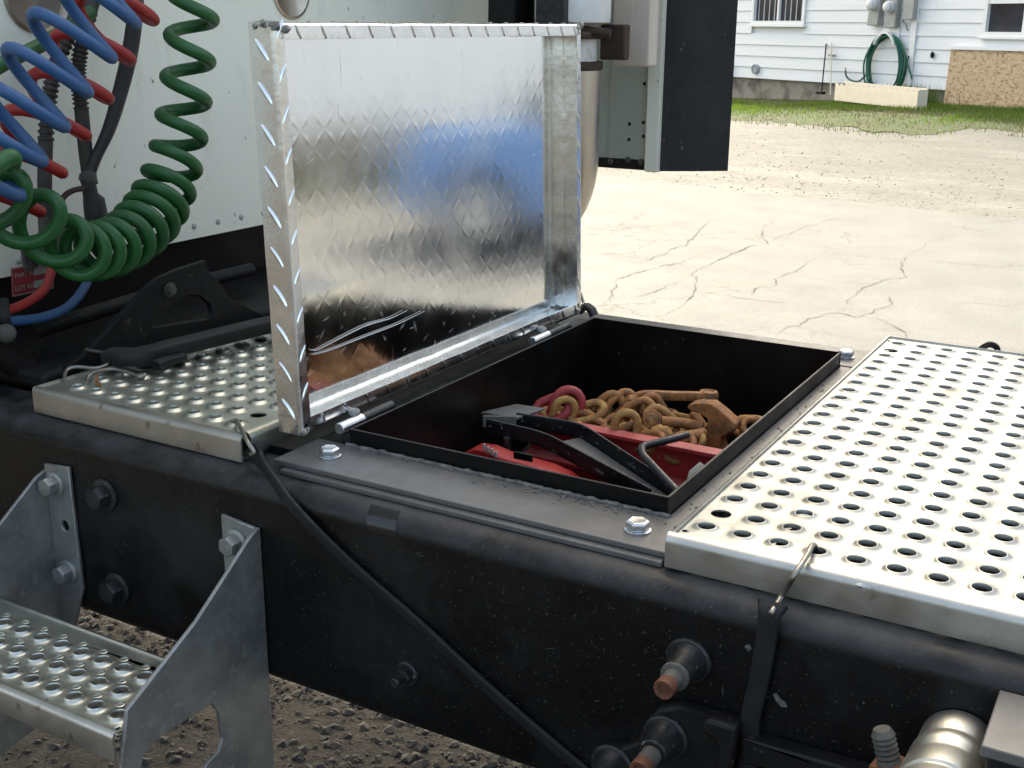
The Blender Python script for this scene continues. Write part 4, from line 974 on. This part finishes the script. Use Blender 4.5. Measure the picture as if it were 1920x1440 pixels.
MB().add(vs+vs2, [(2*i, 2*i+1, 2*i+3, 2*i+2) for i in range(k//2-1)]+[(k+2*i+2, k+2*i+3, k+2*i+1, k+2*i) for i in range(k//2-1)]+[(2*i, 2*i+2, k+2*i+2, k+2*i) for i in range(k//2-1)]+[(2*i+1, k+2*i+1, k+2*i+3, 2*i+3) for i in range(k//2-1)]).build('bridge_plate', 'plate_paint', bb)
a = Vector((0.0288, 0.2552, -0.06)); b = Vector((0.0681, 0.2791, -0.06))
MB().bar(a, b, .006, .016).build('front_plate', 'grimy', bb, bev=.001)
a = Vector((0.0735, 0.2456, -0.072))
MB().lathe([(.0052, 0), (.0052, .06)], a, (0, 0, -1), 12).build('leg_pin', 'bolt_black', bb)
# bent rod
P = [(0.2922, 0.3423, -0.058), (0.2774, 0.3091, -0.058), (0.2616, 0.2869, -0.06), (0.2584, 0.2756, -0.06), (0.2627, 0.2646, -0.063), (0.2709, 0.2563, -0.066), (0.3022, 0.2359, -0.076), (0.3344, 0.2145, -0.086)]
tag(MB().tube(catmull(P, 6), .0052, 12).build('bent_rod', 'bolt_black'), 'dark grey steel rod bent to a hook over the red channel', 'rod')

# chain: every link is a part
def stadium(L, W, n=9):
    P = []
    r = W/2; h = L/2-r
    for i in range(n): a = -math.pi/2+math.pi*i/(n-1); P.append((h+r*math.cos(a), r*math.sin(a)))
    for i in range(n): a = math.pi/2+math.pi*i/(n-1); P.append((-h+r*math.cos(a), r*math.sin(a)))
    return P
def link(parent, c, d, nrm, L=.046, W=.028, r=.0055, material='rust', name='link'):
    c = Vector(c); d = Vector(d).normalized(); nrm = Vector(nrm); nrm = (nrm-d*nrm.dot(d)).normalized(); s_ = nrm.cross(d)
    return MB().tube([c+d*a+s_*b for a, b in stadium(L, W)], r, 10, closed=True).build(name, material, parent)
CR_ = (.865, .5, 0); UP = (0, 0, 1); TO = (.5, -.866, .35)
ch = thing('load_chain', (.2, .45, -.15), 'rusty load chain heaped behind the red channel', 'chain')
def at_(q): return Vector(q)
link(ch, (0.0942, 0.3676, -0.07), (.3, .1, 1), (.6, -.8, .1), .046, .028, .0058, 'rust_yellow')
link(ch, (0.1222, 0.3861, -0.068), (.85, .45, .30), (.1, -.5, 1), .052, .030, .0058, 'rust_yellow')
link(ch, (0.1424, 0.414, -0.066), (.7, .3, .75), (.5, -.9, .2), .048, .030, .0058, 'rust')
link(ch, (0.1573, 0.4232, -0.062), (.5, .6, .6), (.9, -.2, .3), .046, .030, .0056, 'rust')
link(ch, (0.192, 0.3677, -0.074), (.1, .05, 1), (.45, -.9, .1), .046, .031, .0060, 'rust_yellow')
link(ch, (0.1901, 0.412, -0.066), (.8, .5, .5), (.3, -.8, .5), .048, .032, .0056, 'rust')
link(ch, (0.173, 0.3854, -0.074), (.9, .3, .25), (.1, -.3, 1), .046, .030, .0056, 'rust')
link(ch, (0.2233, 0.4194, -0.075), (.6, .3, -.5), (.2, -.7, .7), .050, .032, .0056, 'rust_yellow')
link(ch, (0.205, 0.4379, -0.066), (.5, .2, -.8), (.8, -.4, .3), .046, .030, .0056, 'rust')
link(ch, (0.1319, 0.3931, -0.082), (.9, .1, -.1), (.1, -.2, 1), .046, .030, .0056, 'rust_yellow')
link(ch, (0.1144, 0.3771, -0.082), (.9, .3, 0), (.2, -.8, .5), .046, .030, .0056, 'rust')
rnd = random.Random(21)
for i in range(46):
    px = (rnd.uniform(.05, .395), rnd.uniform(.372, .50), rnd.uniform(-.125, -.092))
    if px[0] > .225 and px[1] < .47: px = (px[0]-.19, px[1], px[2])
    d = Vector((rnd.uniform(-1, 1), rnd.uniform(-1, 1), rnd.uniform(-.5, .5))); nn = Vector((rnd.uniform(-1, 1), rnd.uniform(-1, 1), rnd.uniform(0, 1.2)))
    link(ch, px, d, nn, .046, .030, .0056, rnd.choice(('rust', 'rust', 'rust_yellow')))
for i, (q, dd) in enumerate((((0.3239, 0.5029, -0.088), (1, .2, .1)), ((0.3358, 0.5033, -0.09), (.8, .5, -.2)), ((0.2722, 0.3996, -0.09), (.9, .1, .3)), ((0.271, 0.374, -0.09), (.2, .6, .5)), ((0.1969, 0.3792, -0.086), (1, .3, 0)), ((0.2254, 0.3698, -0.088), (1, 0, .2)))):
    link(ch, q, dd, (.2, -.6, .8), .044, .028, .0054, 'rust' if i % 2 else 'rust_yellow')
# red end links
rl = thing('red_chain_link', (.08, .42, -.12), 'two dull red chain links left of the rusty chain', 'chain link')
link(rl, (0.0946, 0.3764, -0.062), (.3, .2, .9), (.55, -.85, .1), .052, .038, .0066, 'red_link')
link(rl, (0.0765, 0.3653, -0.066), (.8, .4, .4), (.4, -.6, .7), .050, .034, .0062, 'red_link')
# chain binder: arm, hub, pivots and the forged claw
lb = thing('chain_binder', (.25, .47, -.14), 'rusty lever chain binder with a forged grab hook on top of the chain', 'chain binder')
a0, a1, a2 = Vector((0.1651, 0.4368, -0.058)), Vector((0.1822, 0.4504, -0.05)), Vector((0.2498, 0.5077, -0.056))
MB().tube(catmull([a0, a1, a1.lerp(a2, .5), a2], 6), .0066, 10, flat=(.9, 1), upv=(0, 0, 1)).build('arm', 'rust', lb)
c = Vector((0.2552, 0.5154, -0.058))
MB().lathe([(.010, -.012), (.0140, -.010), (.0148, .004), (.0130, .0085), (.0085, .009), (.008, .0075), (.001, .0075)], c, (0, .05, 1), 20).build('arm_eye', 'rust', lb)
MB().ball((0.1691, 0.4319, -0.06), .0155, 14, .35, sc=(1.1, 1, .95), seed=3).build('hub', 'rust', lb)
q = Vector((0.2164, 0.4006, -0.066))
MB().lathe([(.010, -.03), (.0125, -.012), (.0135, .0), (.0125, .004), (.009, .0045), (.0085, .007), (.007, .008)], q, (.45, -.8, .35), 20).build('pivot_boss', 'rust', lb)
MB().tube([(0.2248, 0.4155, -0.072), (0.251, 0.4301, -0.074), (0.2793, 0.4353, -0.076)], .0078, 10).build('draw_rod', 'rust', lb)
MB().tube([(0.2676, 0.381, -0.082), (0.2885, 0.4162, -0.078)], .009, 10).build('draw_rod', 'rust', lb)
MB().ball((0.2367, 0.3888, -0.08), .0145, 12, .3, sc=(1.15, 1, .9), seed=9).build('swivel', 'rust_yellow', lb)
YC = .455
CO = [(0.2503, -0.0551), (0.254, -0.0497), (0.2635, -0.0465), (0.2871, -0.0433), (0.3067, -0.0549), (0.3238, -0.0675), (0.3251, -0.0751), (0.3148, -0.0833), (0.3041, -0.0892), (0.3032, -0.0997), (0.3103, -0.112), (0.3065, -0.1263), (0.2858, -0.1272), (0.2711, -0.1236), (0.2673, -0.1), (0.2731, -0.0878), (0.2827, -0.0749), (0.2813, -0.0656), (0.2707, -0.0611), (0.2578, -0.0601)]
MB().prism([CO], 1, YC-.012, YC+.012).build('claw', 'rust', lb, bev=.0030, seg=3)
CO2 = [(0.2424, -0.0741), (0.2495, -0.0688), (0.266, -0.0869), (0.2761, -0.0932), (0.2907, -0.0954), (0.2832, -0.1048), (0.2651, -0.1001), (0.2531, -0.0892)]
MB().prism([CO2], 1, YC+.0135, YC+.033).build('claw', 'rust', lb, bev=.004, seg=3)
# rusty lumps bedding the chain
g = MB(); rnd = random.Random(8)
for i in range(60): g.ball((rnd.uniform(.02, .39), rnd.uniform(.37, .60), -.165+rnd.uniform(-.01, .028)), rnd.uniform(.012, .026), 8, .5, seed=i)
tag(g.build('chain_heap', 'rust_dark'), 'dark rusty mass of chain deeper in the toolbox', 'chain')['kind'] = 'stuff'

# ------------------------------------------------------------------ boarding step bolted to the near rail
stp = thing('boarding_step', (-.215, -.24, -.42), 'grey galvanised boarding step with pierced tread, bolted to the near rail', 'step')
YS = YW-.001
SO = [(-.1265, -.086), (-.126, -.290), (-.131, -.43), (-.245, -.45), (-.352, -.30), (-.3475, -.262), (-.3315, -.208), (-.2290, -.1565), (-.150, -.098), (-.138, -.089)]
SO = [(YS, -.088), (YS, -.40), (-.16, -.43), (-.245, -.445), (-.348, -.300), (-.3465, -.266), (-.3325, -.211), (-.2290, -.1570), (-.140, -.094)]
SH = [(-.2164, -.2655), (-.208, -.281), (-.2045, -.3176), (-.212, -.330), (-.2295, -.3345), (-.300, -.375), (-.323, -.290), (-.3190, -.276), (-.3012, -.2650)]
xl, xr = -.398, -.035
plR = MB().prism([SO, SH], 0, xr-.005, xr).build('side_plate', 'galvanised', stp, bev=.0012)
plL = MB().prism([SO, SH], 0, xl, xl+.005).build('side_plate', 'galvanised', stp, bev=.0012)
FL = [(0, -.080), (.046, -.076), (.048, -.245), (.018, -.318), (0, -.318)]
FR = [(0, -.088), (-.050, -.082), (-.050, -.30), (0, -.318)]
def circ(cx_, cz_, r, n=14): return [(cx_+r*math.cos(2*math.pi*i/n), cz_+r*math.sin(2*math.pi*i/n)) for i in range(n)]
MB().prism([[(xl+.005+a, z) for a, z in FL], circ(xl+.0325, -.1600, .0072)], 1, YS-.005, YS).build('bolting_flange', 'galvanised', plL, bev=.0012)
MB().prism([[(xr-.005+a, z) for a, z in FR]], 1, YS-.005, YS).build('bolting_flange', 'galvanised', plR, bev=.0012)
for x, z, pp in ((-.374, -.1035, plL), (-.367, -.2245, plL), (-.068, -.112, plR)):
    MB().lathe([(.0165, 0), (.0165, .003), (.0145, .0045)], (x, YS-.0052, z), (0, -1, 0), 20).build('washer', 'galvanised', pp)
    MB().lathe(hexprof(.0128, .014), (x, YS-.0097, z), (0, -1, 0), 6, .45).build('hex_bolt', 'galvanised', pp, bev=.001)
g = MB(); zt = -.2335; tx0, tx1, ty0, ty1 = xl+.0055, xr-.0055, -.3475, -.2130
px_, py_ = .0338, .0338
grip(g, tx0+.026, ty0+.0255, 10, 3, px_, py_, zt, .0080, .0132, .0045, tx0, tx1, ty0+.004, ty1-.004)
tp = g.build('tread', 'alu_deck_worn', stp, smooth=50)
for i in range(11):
    for j in range(4):
        cxh = tx0+.026+(i-.5)*px_; cyh = ty0+.0255+(j-.5)*py_
        if tx0+.008 < cxh < tx1-.008 and ty0+.01 < cyh < ty1-.012:
            o = MB().lathe([(.0040, 0), (.0052, .0003), (.0062, .0008), (.0052, .0014), (.0042, .0013), (.0040, -.001), (.0005, -.0012)], (cxh, cyh, zt+.0002), (0, 0, 1), 14).build('drain_dimple', 'alu_deck_worn', tp)
            MB().lathe([(.0040, 0), (.0036, .0002)], (cxh, cyh, zt-.0007), (0, 0, 1), 12).build('drain_dark_disc', 'box_paint', tp)  # black disc paints in the dark of a hole
skirt([(ty0+.004, zt), (ty0+.001, zt-.001), (ty0, zt-.004), (ty0, zt-.030)], tx0, tx1, 0, -.003).build('tread_nose', 'alu_skirt', stp, smooth=60)
skirt([(ty1-.004, zt), (ty1-.001, zt-.001), (ty1, zt-.004), (ty1, zt-.030)], tx0, tx1, 0, .003).build('tread_back', 'alu_skirt', stp, smooth=60)
g = MB()                                                # knurled beads along the nose
for i in range(118): g.ball((tx0+.003*i+.002, ty0+.0028, zt-.0003), .0011, 6)
g.build('nose_beads', 'alu_tread', stp)

# ------------------------------------------------------------------ rubber straps with wire hooks
def strap(P, rad, flat, name, label, upv, hook=None, ends=(1, 1), wide=1.45):
    t = thing(name, P[len(P)//2], label, 'strap', 'rubber tarp straps')
    C = catmull(P, 6); n = len(C)
    def rr(i):
        f = i/(n-1); k = 1.0
        if ends[0]: k = max(k, wide-4.0*f*(wide-.8))
        if ends[1]: k = max(k, 1.45-4.0*(1-f))
        return rad*k
    MB().tube(C, [rr(i) for i in range(n)], 14, flat=flat, upv=upv).build('rubber_band', 'rubber', t)
    for hk in hook or []: MB().tube(catmull(hk, 6), .0026, 10).build('wire_hook', 'steel_wire', t)
    return t
YQ = YW-.0045
P = [(-0.0659, -0.0996, -0.004), (-0.0523, -0.098, -0.0175), (-0.0178, -0.118, -0.0252), (0.0159, -0.1275, -0.0465), (0.0555, -0.1275, -0.075), (0.1087, -0.1275, -0.1071), (0.1811, -0.1275, -0.1459), (0.2476, -0.1275, -0.1849), (0.3055, -0.1275, -0.2167), (0.3801, -0.1275, -0.2547), (0.4162, -0.1275, -0.2713)]
strap(P, .0068, (1.1, .36), 'rubber_strap', 'black rubber strap running diagonally down the near frame rail', (0, 1, 0.15),
      [[(-0.1303, -0.0492, -0.004), (-0.126, -0.0577, 0.004), (-0.1154, -0.0661, 0.009), (-0.0905, -0.0857, 0.01), (-0.0608, -0.1079, 0.006), (-0.0498, -0.1103, -0.004), (-0.0557, -0.1094, -0.008)]], (1, 0), 1.8)
P = [(0.5594, -0.1215, -0.0247), (0.5593, -0.1285, -0.032), (0.5584, -0.1285, -0.0521), (0.557, -0.1295, -0.0758), (0.5538, -0.1295, -0.1064), (0.55, -0.1295, -0.1378), (0.552, -0.131, -0.1669), (0.5514, -0.133, -0.1998)]
strap(P, .0092, (1, .40), 'rubber_strap', 'twisted black rubber strap hooked to the front edge of the right deck plate', (0, 1, 0.1),
      [[(0.573, -0.0382, -0.008), (0.5736, -0.0466, 0.002), (0.573, -0.0566, 0.009), (0.5759, -0.0833, 0.011), (0.5745, -0.1145, 0.004), (0.563, -0.108, -0.0225), (0.5625, -0.132, -0.0264), (0.5603, -0.1285, -0.0317)],], (1, 0), 1.5)
P = [(-0.443, 0.0345, 0.016), (-0.3975, 0.0457, 0.02), (-0.3832, 0.1014, 0.022), (-0.3716, 0.1849, 0.022), (-0.3567, 0.2843, 0.022), (-0.3327, 0.4106, 0.022)]
t = strap(P, .0175, (1.0, .62), 'rubber_strap', 'wide black rubber strap laid across the left deck plate', (0, 0, 1),
      [[(-0.503, 0.0453, 0.014), (-0.4733, 0.0469, 0.014), (-0.4417, 0.0426, 0.015)]], (0, 0))
P = [(-0.3722, 0.0772, 0.01), (-0.3662, 0.054, 0.012), (-0.3664, 0.0395, 0.011)]
MB().tube(catmull([(-0.3691, 0.0965, 0.012), (-0.3692, 0.0667, 0.013), (-0.3711, 0.0488, 0.011)], 6), .012, 12, flat=(1, .5), upv=(0, 0, 1)).build('rubber_end', 'rubber', t)
MB().lathe([(.012, 0), (.013, .003), (.011, .009), (.004, .011)], (-0.4339, 0.0431, 0.006), (0, -.2, 1), 16).build('strap_eye', 'rubber', t)
MB().tube([(-0.4214, 0.0432, 0.014), (-0.391, 0.0409, 0.013)], .0045, 8).build('hook_shank', 'rust_dark', t)
MB().tube(catmull([(-0.4427, -0.0427, 0.002), (-0.4522, -0.0351, 0.006), (-0.4601, -0.022, 0.009), (-0.4551, -0.0108, 0.01), (-0.4295, -0.0012, 0.01), (-0.4231, 0.0098, 0.012), (-0.4269, 0.0189, 0.013)], 6), .0026, 8).build('wire_hook', 'steel_wire', t)
MB().tube(catmull([(-0.4088, -0.0363, 0.002), (-0.4176, -0.0256, 0.006), (-0.4182, -0.0113, 0.009), (-0.4126, 0.0111, 0.008), (-0.3851, 0.0139, 0.007), (-0.3616, 0.0126, 0.005), (-0.3605, 0.0211, 0.006)], 6), .0026, 8).build('wire_hook', 'steel_wire', t)
MB().tube(catmull([(-0.4099, -0.0179, 0.006), (-0.3934, -0.0317, 0.004), (-0.3795, -0.0398, 0.001)], 5), .0022, 8).build('wire_hook', 'rust', t)
# strap ends on the far rail
P = [(-0.0497, 0.7, -0.0076), (-0.0419, 0.7, 0.0036), (-0.0297, 0.7, -0.0004), (-0.0233, 0.7, -0.0107)]
t = strap(P, .010, (1, .5), 'rubber_strap', 'black rubber strap end standing up behind the lid hinge corner', (1, 0, .3), [[(-0.044, 0.7, 0.0089), (-0.0473, 0.7, 0.0178), (-0.0506, 0.7, 0.0257)]], (0, 0))
P = [(0.5758, 0.79, -0.0086), (0.5846, 0.79, 0.001), (0.5938, 0.79, 0.0057), (0.6024, 0.8, -0.0029), (0.6061, 0.81, -0.0341)]
t = strap(P, .0045, (1, .6), 'rubber_strap', 'dark strap tip poking over the far edge of the right deck plate', (0, 1, 0), None, (0, 0))

# ------------------------------------------------------------------ air lines hanging on the cab wall
def coil(parent, name, material, ctl, r, k=28):     # ctl: (centre, e1, e2) once per turn
    C = [Vector(c) for c, a, b in ctl]; A = [Vector(a) for c, a, b in ctl]; B = [Vector(b) for c, a, b in ctl]
    P = []; CC, AA, BB = catmull(C, k), catmull(A, k), catmull(B, k)
    for i in range(len(CC)):
        th = 2*math.pi*i/k; P.append(CC[i]-AA[i]*math.cos(th)+BB[i]*math.sin(th))
    o = MB().tube(P, r, 12).build(name, material, parent)
    for q, q1, dz in ((P[0], P[1], .07), (P[-1], P[-2], -.03)):      # plain leads to fittings on the cab wall
        t_ = (q-q1).normalized(); wp = Vector((XW, q.y+.06*t_.y, q.z+dz))
        MB().tube(catmull([q-t_*.004, q+t_*.03, Vector((XW+.05, wp.y, wp.z)), wp+Vector((.012, 0, 0))], 8), r, 12).build('lead', material, parent)
        MB().lathe([(.013, 0), (.013, .012), (.0105, .014), (.0105, .024)], wp, (1, 0, 0), 12).build('wall_fitting', 'zinc', parent)
    return o
RT = Vector((.865, .5, 0)); FRN = Vector((.5, -.866, 0)); UPV = Vector((0, 0, 1)); MP = .00076
def E1(px, dn=0): return tuple(RT*px*MP-UPV*dn*MP)
gh = thing('green_air_line', (-.5, .2, .15), 'green coiled air line, loose above and bunched at its foot', 'air hose', 'coiled air lines')
ctl = []
for (cx_, cy_), ex_, ey_, tilt in (((366,-90),40,5,0), ((363,-10),40,5,0), ((358,68),40,6,0), ((351,146),40,6,.05), ((343,218),41,6,.1), ((333,280),42,7,.2), ((320,330),44,8,.3), ((305,368),46,8,.42), ((290,396),47,7,.55), ((272,420),47,5,.66), ((252,440),46,3,.74), ((228,455),45,1,.8), ((203,464),44,0,.86), ((176,467),43,-1,.92), ((150,462),43,-2,.95), ((104,424),48,-8,.9), ((48,386),50,-14,.85), ((-20,350),50,-18,.8), ((-90,320),50,-18,.8)):
    ctl.append((cx_, cy_, ex_, ey_, tilt))
CG = [(-0.5, 0.3104, 0.5581), (-0.5, 0.3012, 0.4984), (-0.5, 0.2898, 0.4395), (-0.5, 0.2762, 0.3802), (-0.5, 0.2619, 0.3252), (-0.5, 0.2462, 0.2778), (-0.5, 0.2283, 0.2401), (-0.5, 0.2093, 0.2123), (-0.5, 0.1914, 0.1924), (-0.5, 0.171, 0.1762), (-0.5, 0.1492, 0.1637), (-0.5, 0.1244, 0.1557), (-0.5, 0.0996, 0.1526), (-0.5, 0.0742, 0.1543), (-0.5, 0.051, 0.1617), (-0.5, 0.0141, 0.1951), (-0.5, -0.0292, 0.2279), (-0.5, -0.0795, 0.2585), (-0.5, -0.1286, 0.2835)]
full = []
for i, ((cx_, cy_, ex_, ey_, tl), c) in enumerate(zip(ctl, CG)):
    dep = .004*max(0, i-8)
    full.append((Vector(c)+FRN*dep, E1(ex_, ey_), tuple((FRN*math.cos(tl*math.pi/2)+UPV*math.sin(tl*math.pi/2))*(ex_*1.05*MP))))
coil(gh, 'coil', 'hose_green', full, .0095)
MB().tube(catmull([(-0.56, -0.0235, 0.3928), (-0.56, 0.0195, 0.4106), (-0.57, 0.0764, 0.4281), (-0.58, 0.1468, 0.4561), (-0.585, 0.1834, 0.473)], 6), .0098, 12).build('straight_run', 'hose_green', gh)
MB().tube(catmull([(-0.4, -0.1494, 0.2922), (-0.4, -0.1301, 0.3009), (-0.4, -0.1171, 0.304), (-0.41, -0.1123, 0.2942)], 6), .0115, 12).build('hose_tip', 'hose_green', gh)
bl = thing('blue_air_line', (-.46, .1, .3), 'blue coiled air line stretched in wide loops across the cab wall', 'air hose', 'coiled air lines')
CB = [(-0.46, 0.1678, 0.5602), (-0.46, 0.1191, 0.5143), (-0.46, 0.072, 0.4699), (-0.46, 0.0264, 0.427), (-0.46, -0.0169, 0.3854), (-0.46, -0.0574, 0.345), (-0.46, -0.0966, 0.3057), (-0.46, -0.1348, 0.2676)]
coil(bl, 'coil', 'hose_blue', [(c, E1(48, 41), tuple(FRN*-.042-UPV*.022)) for c in CB], .0081)
rd = thing('red_air_line', (-.53, .1, .3), 'red coiled air line looping behind the blue one', 'air hose', 'coiled air lines')
CRD = [(-0.54, 0.277, 0.569), (-0.54, 0.224, 0.5129), (-0.54, 0.1736, 0.4571), (-0.54, 0.1248, 0.4044), (-0.54, 0.0811, 0.3545), (-0.54, 0.033, 0.3091), (-0.54, -0.0108, 0.2614), (-0.54, -0.0533, 0.2151)]
coil(rd, 'coil', 'hose_red', [(c, E1(54, 23), tuple(FRN*-.042-UPV*.026)) for c in CRD], .0083)
# short red and blue pipes under the wall
t = thing('red_air_pipe', (-0.6, 0.0421, 0.0929), 'short bright red air pipe curving below the cab wall', 'air pipe')
MB().tube(catmull([(-0.62, 0.0993, 0.1281), (-0.6, 0.0792, 0.1138), (-0.58, 0.0491, 0.0939), (-0.57, 0.0125, 0.0828), (-0.56, -0.0263, 0.0804), (-0.56, -0.0514, 0.0818)], 6), .0066, 12).build('pipe', 'hose_red', t)
t = thing('blue_air_pipe', (-0.6, 0.0733, 0.0471), 'short blue air pipe curving below the bunched green coil', 'air pipe')
MB().tube(catmull([(-0.6, 0.1457, 0.0941), (-0.585, 0.121, 0.0799), (-0.57, 0.077, 0.0621), (-0.56, 0.0237, 0.0586), (-0.555, -0.0322, 0.0657), (-0.555, -0.0568, 0.0709)], 6), .0070, 12).build('pipe', 'hose_blue', t)
t = thing('hose_connector', (-0.555, -0.0433, 0.077), 'black ribbed connector joining the short red and blue pipes', 'connector')
MB().lathe([(.022, 0), (.024, .004), (.024, .012), (.022, .013), (.022, .018), (.024, .019), (.024, .05)], (-0.555, -0.0309, 0.0745), (-.6, -.8, -.02), 20).build('body', 'rubber', t)
# corrugated conduits and the thick black hose
def conduit(P, label, r=.0085, pc=(0, 1)):
    t = thing('conduit', P[-1], label, 'conduit')
    C = catmull(P, 40); n = len(C); rr = [r*(1.12 if (i//3) % 2 else .86) if pc[0] < i/n < pc[1] else r for i in range(n)]
    MB().tube(C, rr, 12).build('tube', 'conduit', t); return t
conduit([(-0.69, 0.3107, 0.5661), (-0.645, 0.2524, 0.5133), (-0.63, 0.2158, 0.4673), (-0.63, 0.1935, 0.4145), (-0.63, 0.1859, 0.3766), (-0.63, 0.1859, 0.3382), (-0.63, 0.186, 0.2755), (-0.63, 0.1881, 0.2275)], 'dark conduit with a corrugated upper half, right of its twin', .0105, (.28, .72))
conduit([(-0.69, 0.2804, 0.5377), (-0.65, 0.222, 0.4899), (-0.635, 0.1823, 0.4446), (-0.635, 0.15, 0.3928), (-0.635, 0.131, 0.3409), (-0.635, 0.1184, 0.2809), (-0.635, 0.1094, 0.22), (-0.635, 0.108, 0.181)], 'brown conduit with a corrugated upper half, left of its twin', .0105, (.28, .68))
t = thing('brake_hose', (-0.62, 0.1772, 0.2333), 'thick black hose bowing down the cab wall behind the coils', 'hose')
C = catmull([(-0.69, 0.3817, 0.5658), (-0.625, 0.3107, 0.5109), (-0.6, 0.2754, 0.4601), (-0.6, 0.2607, 0.4139), (-0.605, 0.2413, 0.3597), (-0.61, 0.2178, 0.3058), (-0.615, 0.1917, 0.264), (-0.62, 0.1785, 0.2356)], 8)
MB().tube(C, [.0085+.0035*math.sin(math.pi*min(1, i/(len(C)*.8))) for i in range(len(C))], 12).build('jacket', 'hose_jacket', t)
MB().ball((-0.618, 0.1765, 0.2335), .013, 12, .4).build('tape_wrap', 'grimy', t)
C = [Vector((-0.62, 0.1772, 0.2253)), Vector((-0.62, 0.1791, 0.2083)), Vector((-0.62, 0.1841, 0.1996)), Vector((-0.62, 0.1856, 0.1783)), Vector((-0.62, 0.1859, 0.1472))]
MB().tube(C, [.011, .0115, .0165, .0175, .018], 14).build('end_fitting', 'hose_jacket', t)
MB().tube(catmull([(-0.6, 0.1499, 0.2235), (-0.585, 0.1169, 0.2244), (-0.575, 0.0928, 0.2188), (-0.57, 0.0822, 0.2053), (-0.568, 0.0858, 0.1882)], 6), .0042, 10).build('hook_wire', 'rust_dark', t)
t = thing('hose_socket', (-0.63, 0.0988, 0.1272), 'grimy threaded socket under the left conduit', 'socket')
MB().tube([(-0.635, 0.1085, 0.1848), (-0.635, 0.1078, 0.1652), (-0.635, 0.1072, 0.1533), (-0.635, 0.1025, 0.11)], [.0135, .0135, .016, .016], 14).build('body', 'grimy', t)
tp_ = [(0.0769, 0.1357), (0.1289, 0.1339), (0.1297, 0.1027), (0.1016, 0.1099), (0.0772, 0.1036)]
MB().prism([tp_], 0, -.662, -.655).build('mount_plate', 'grimy', t)
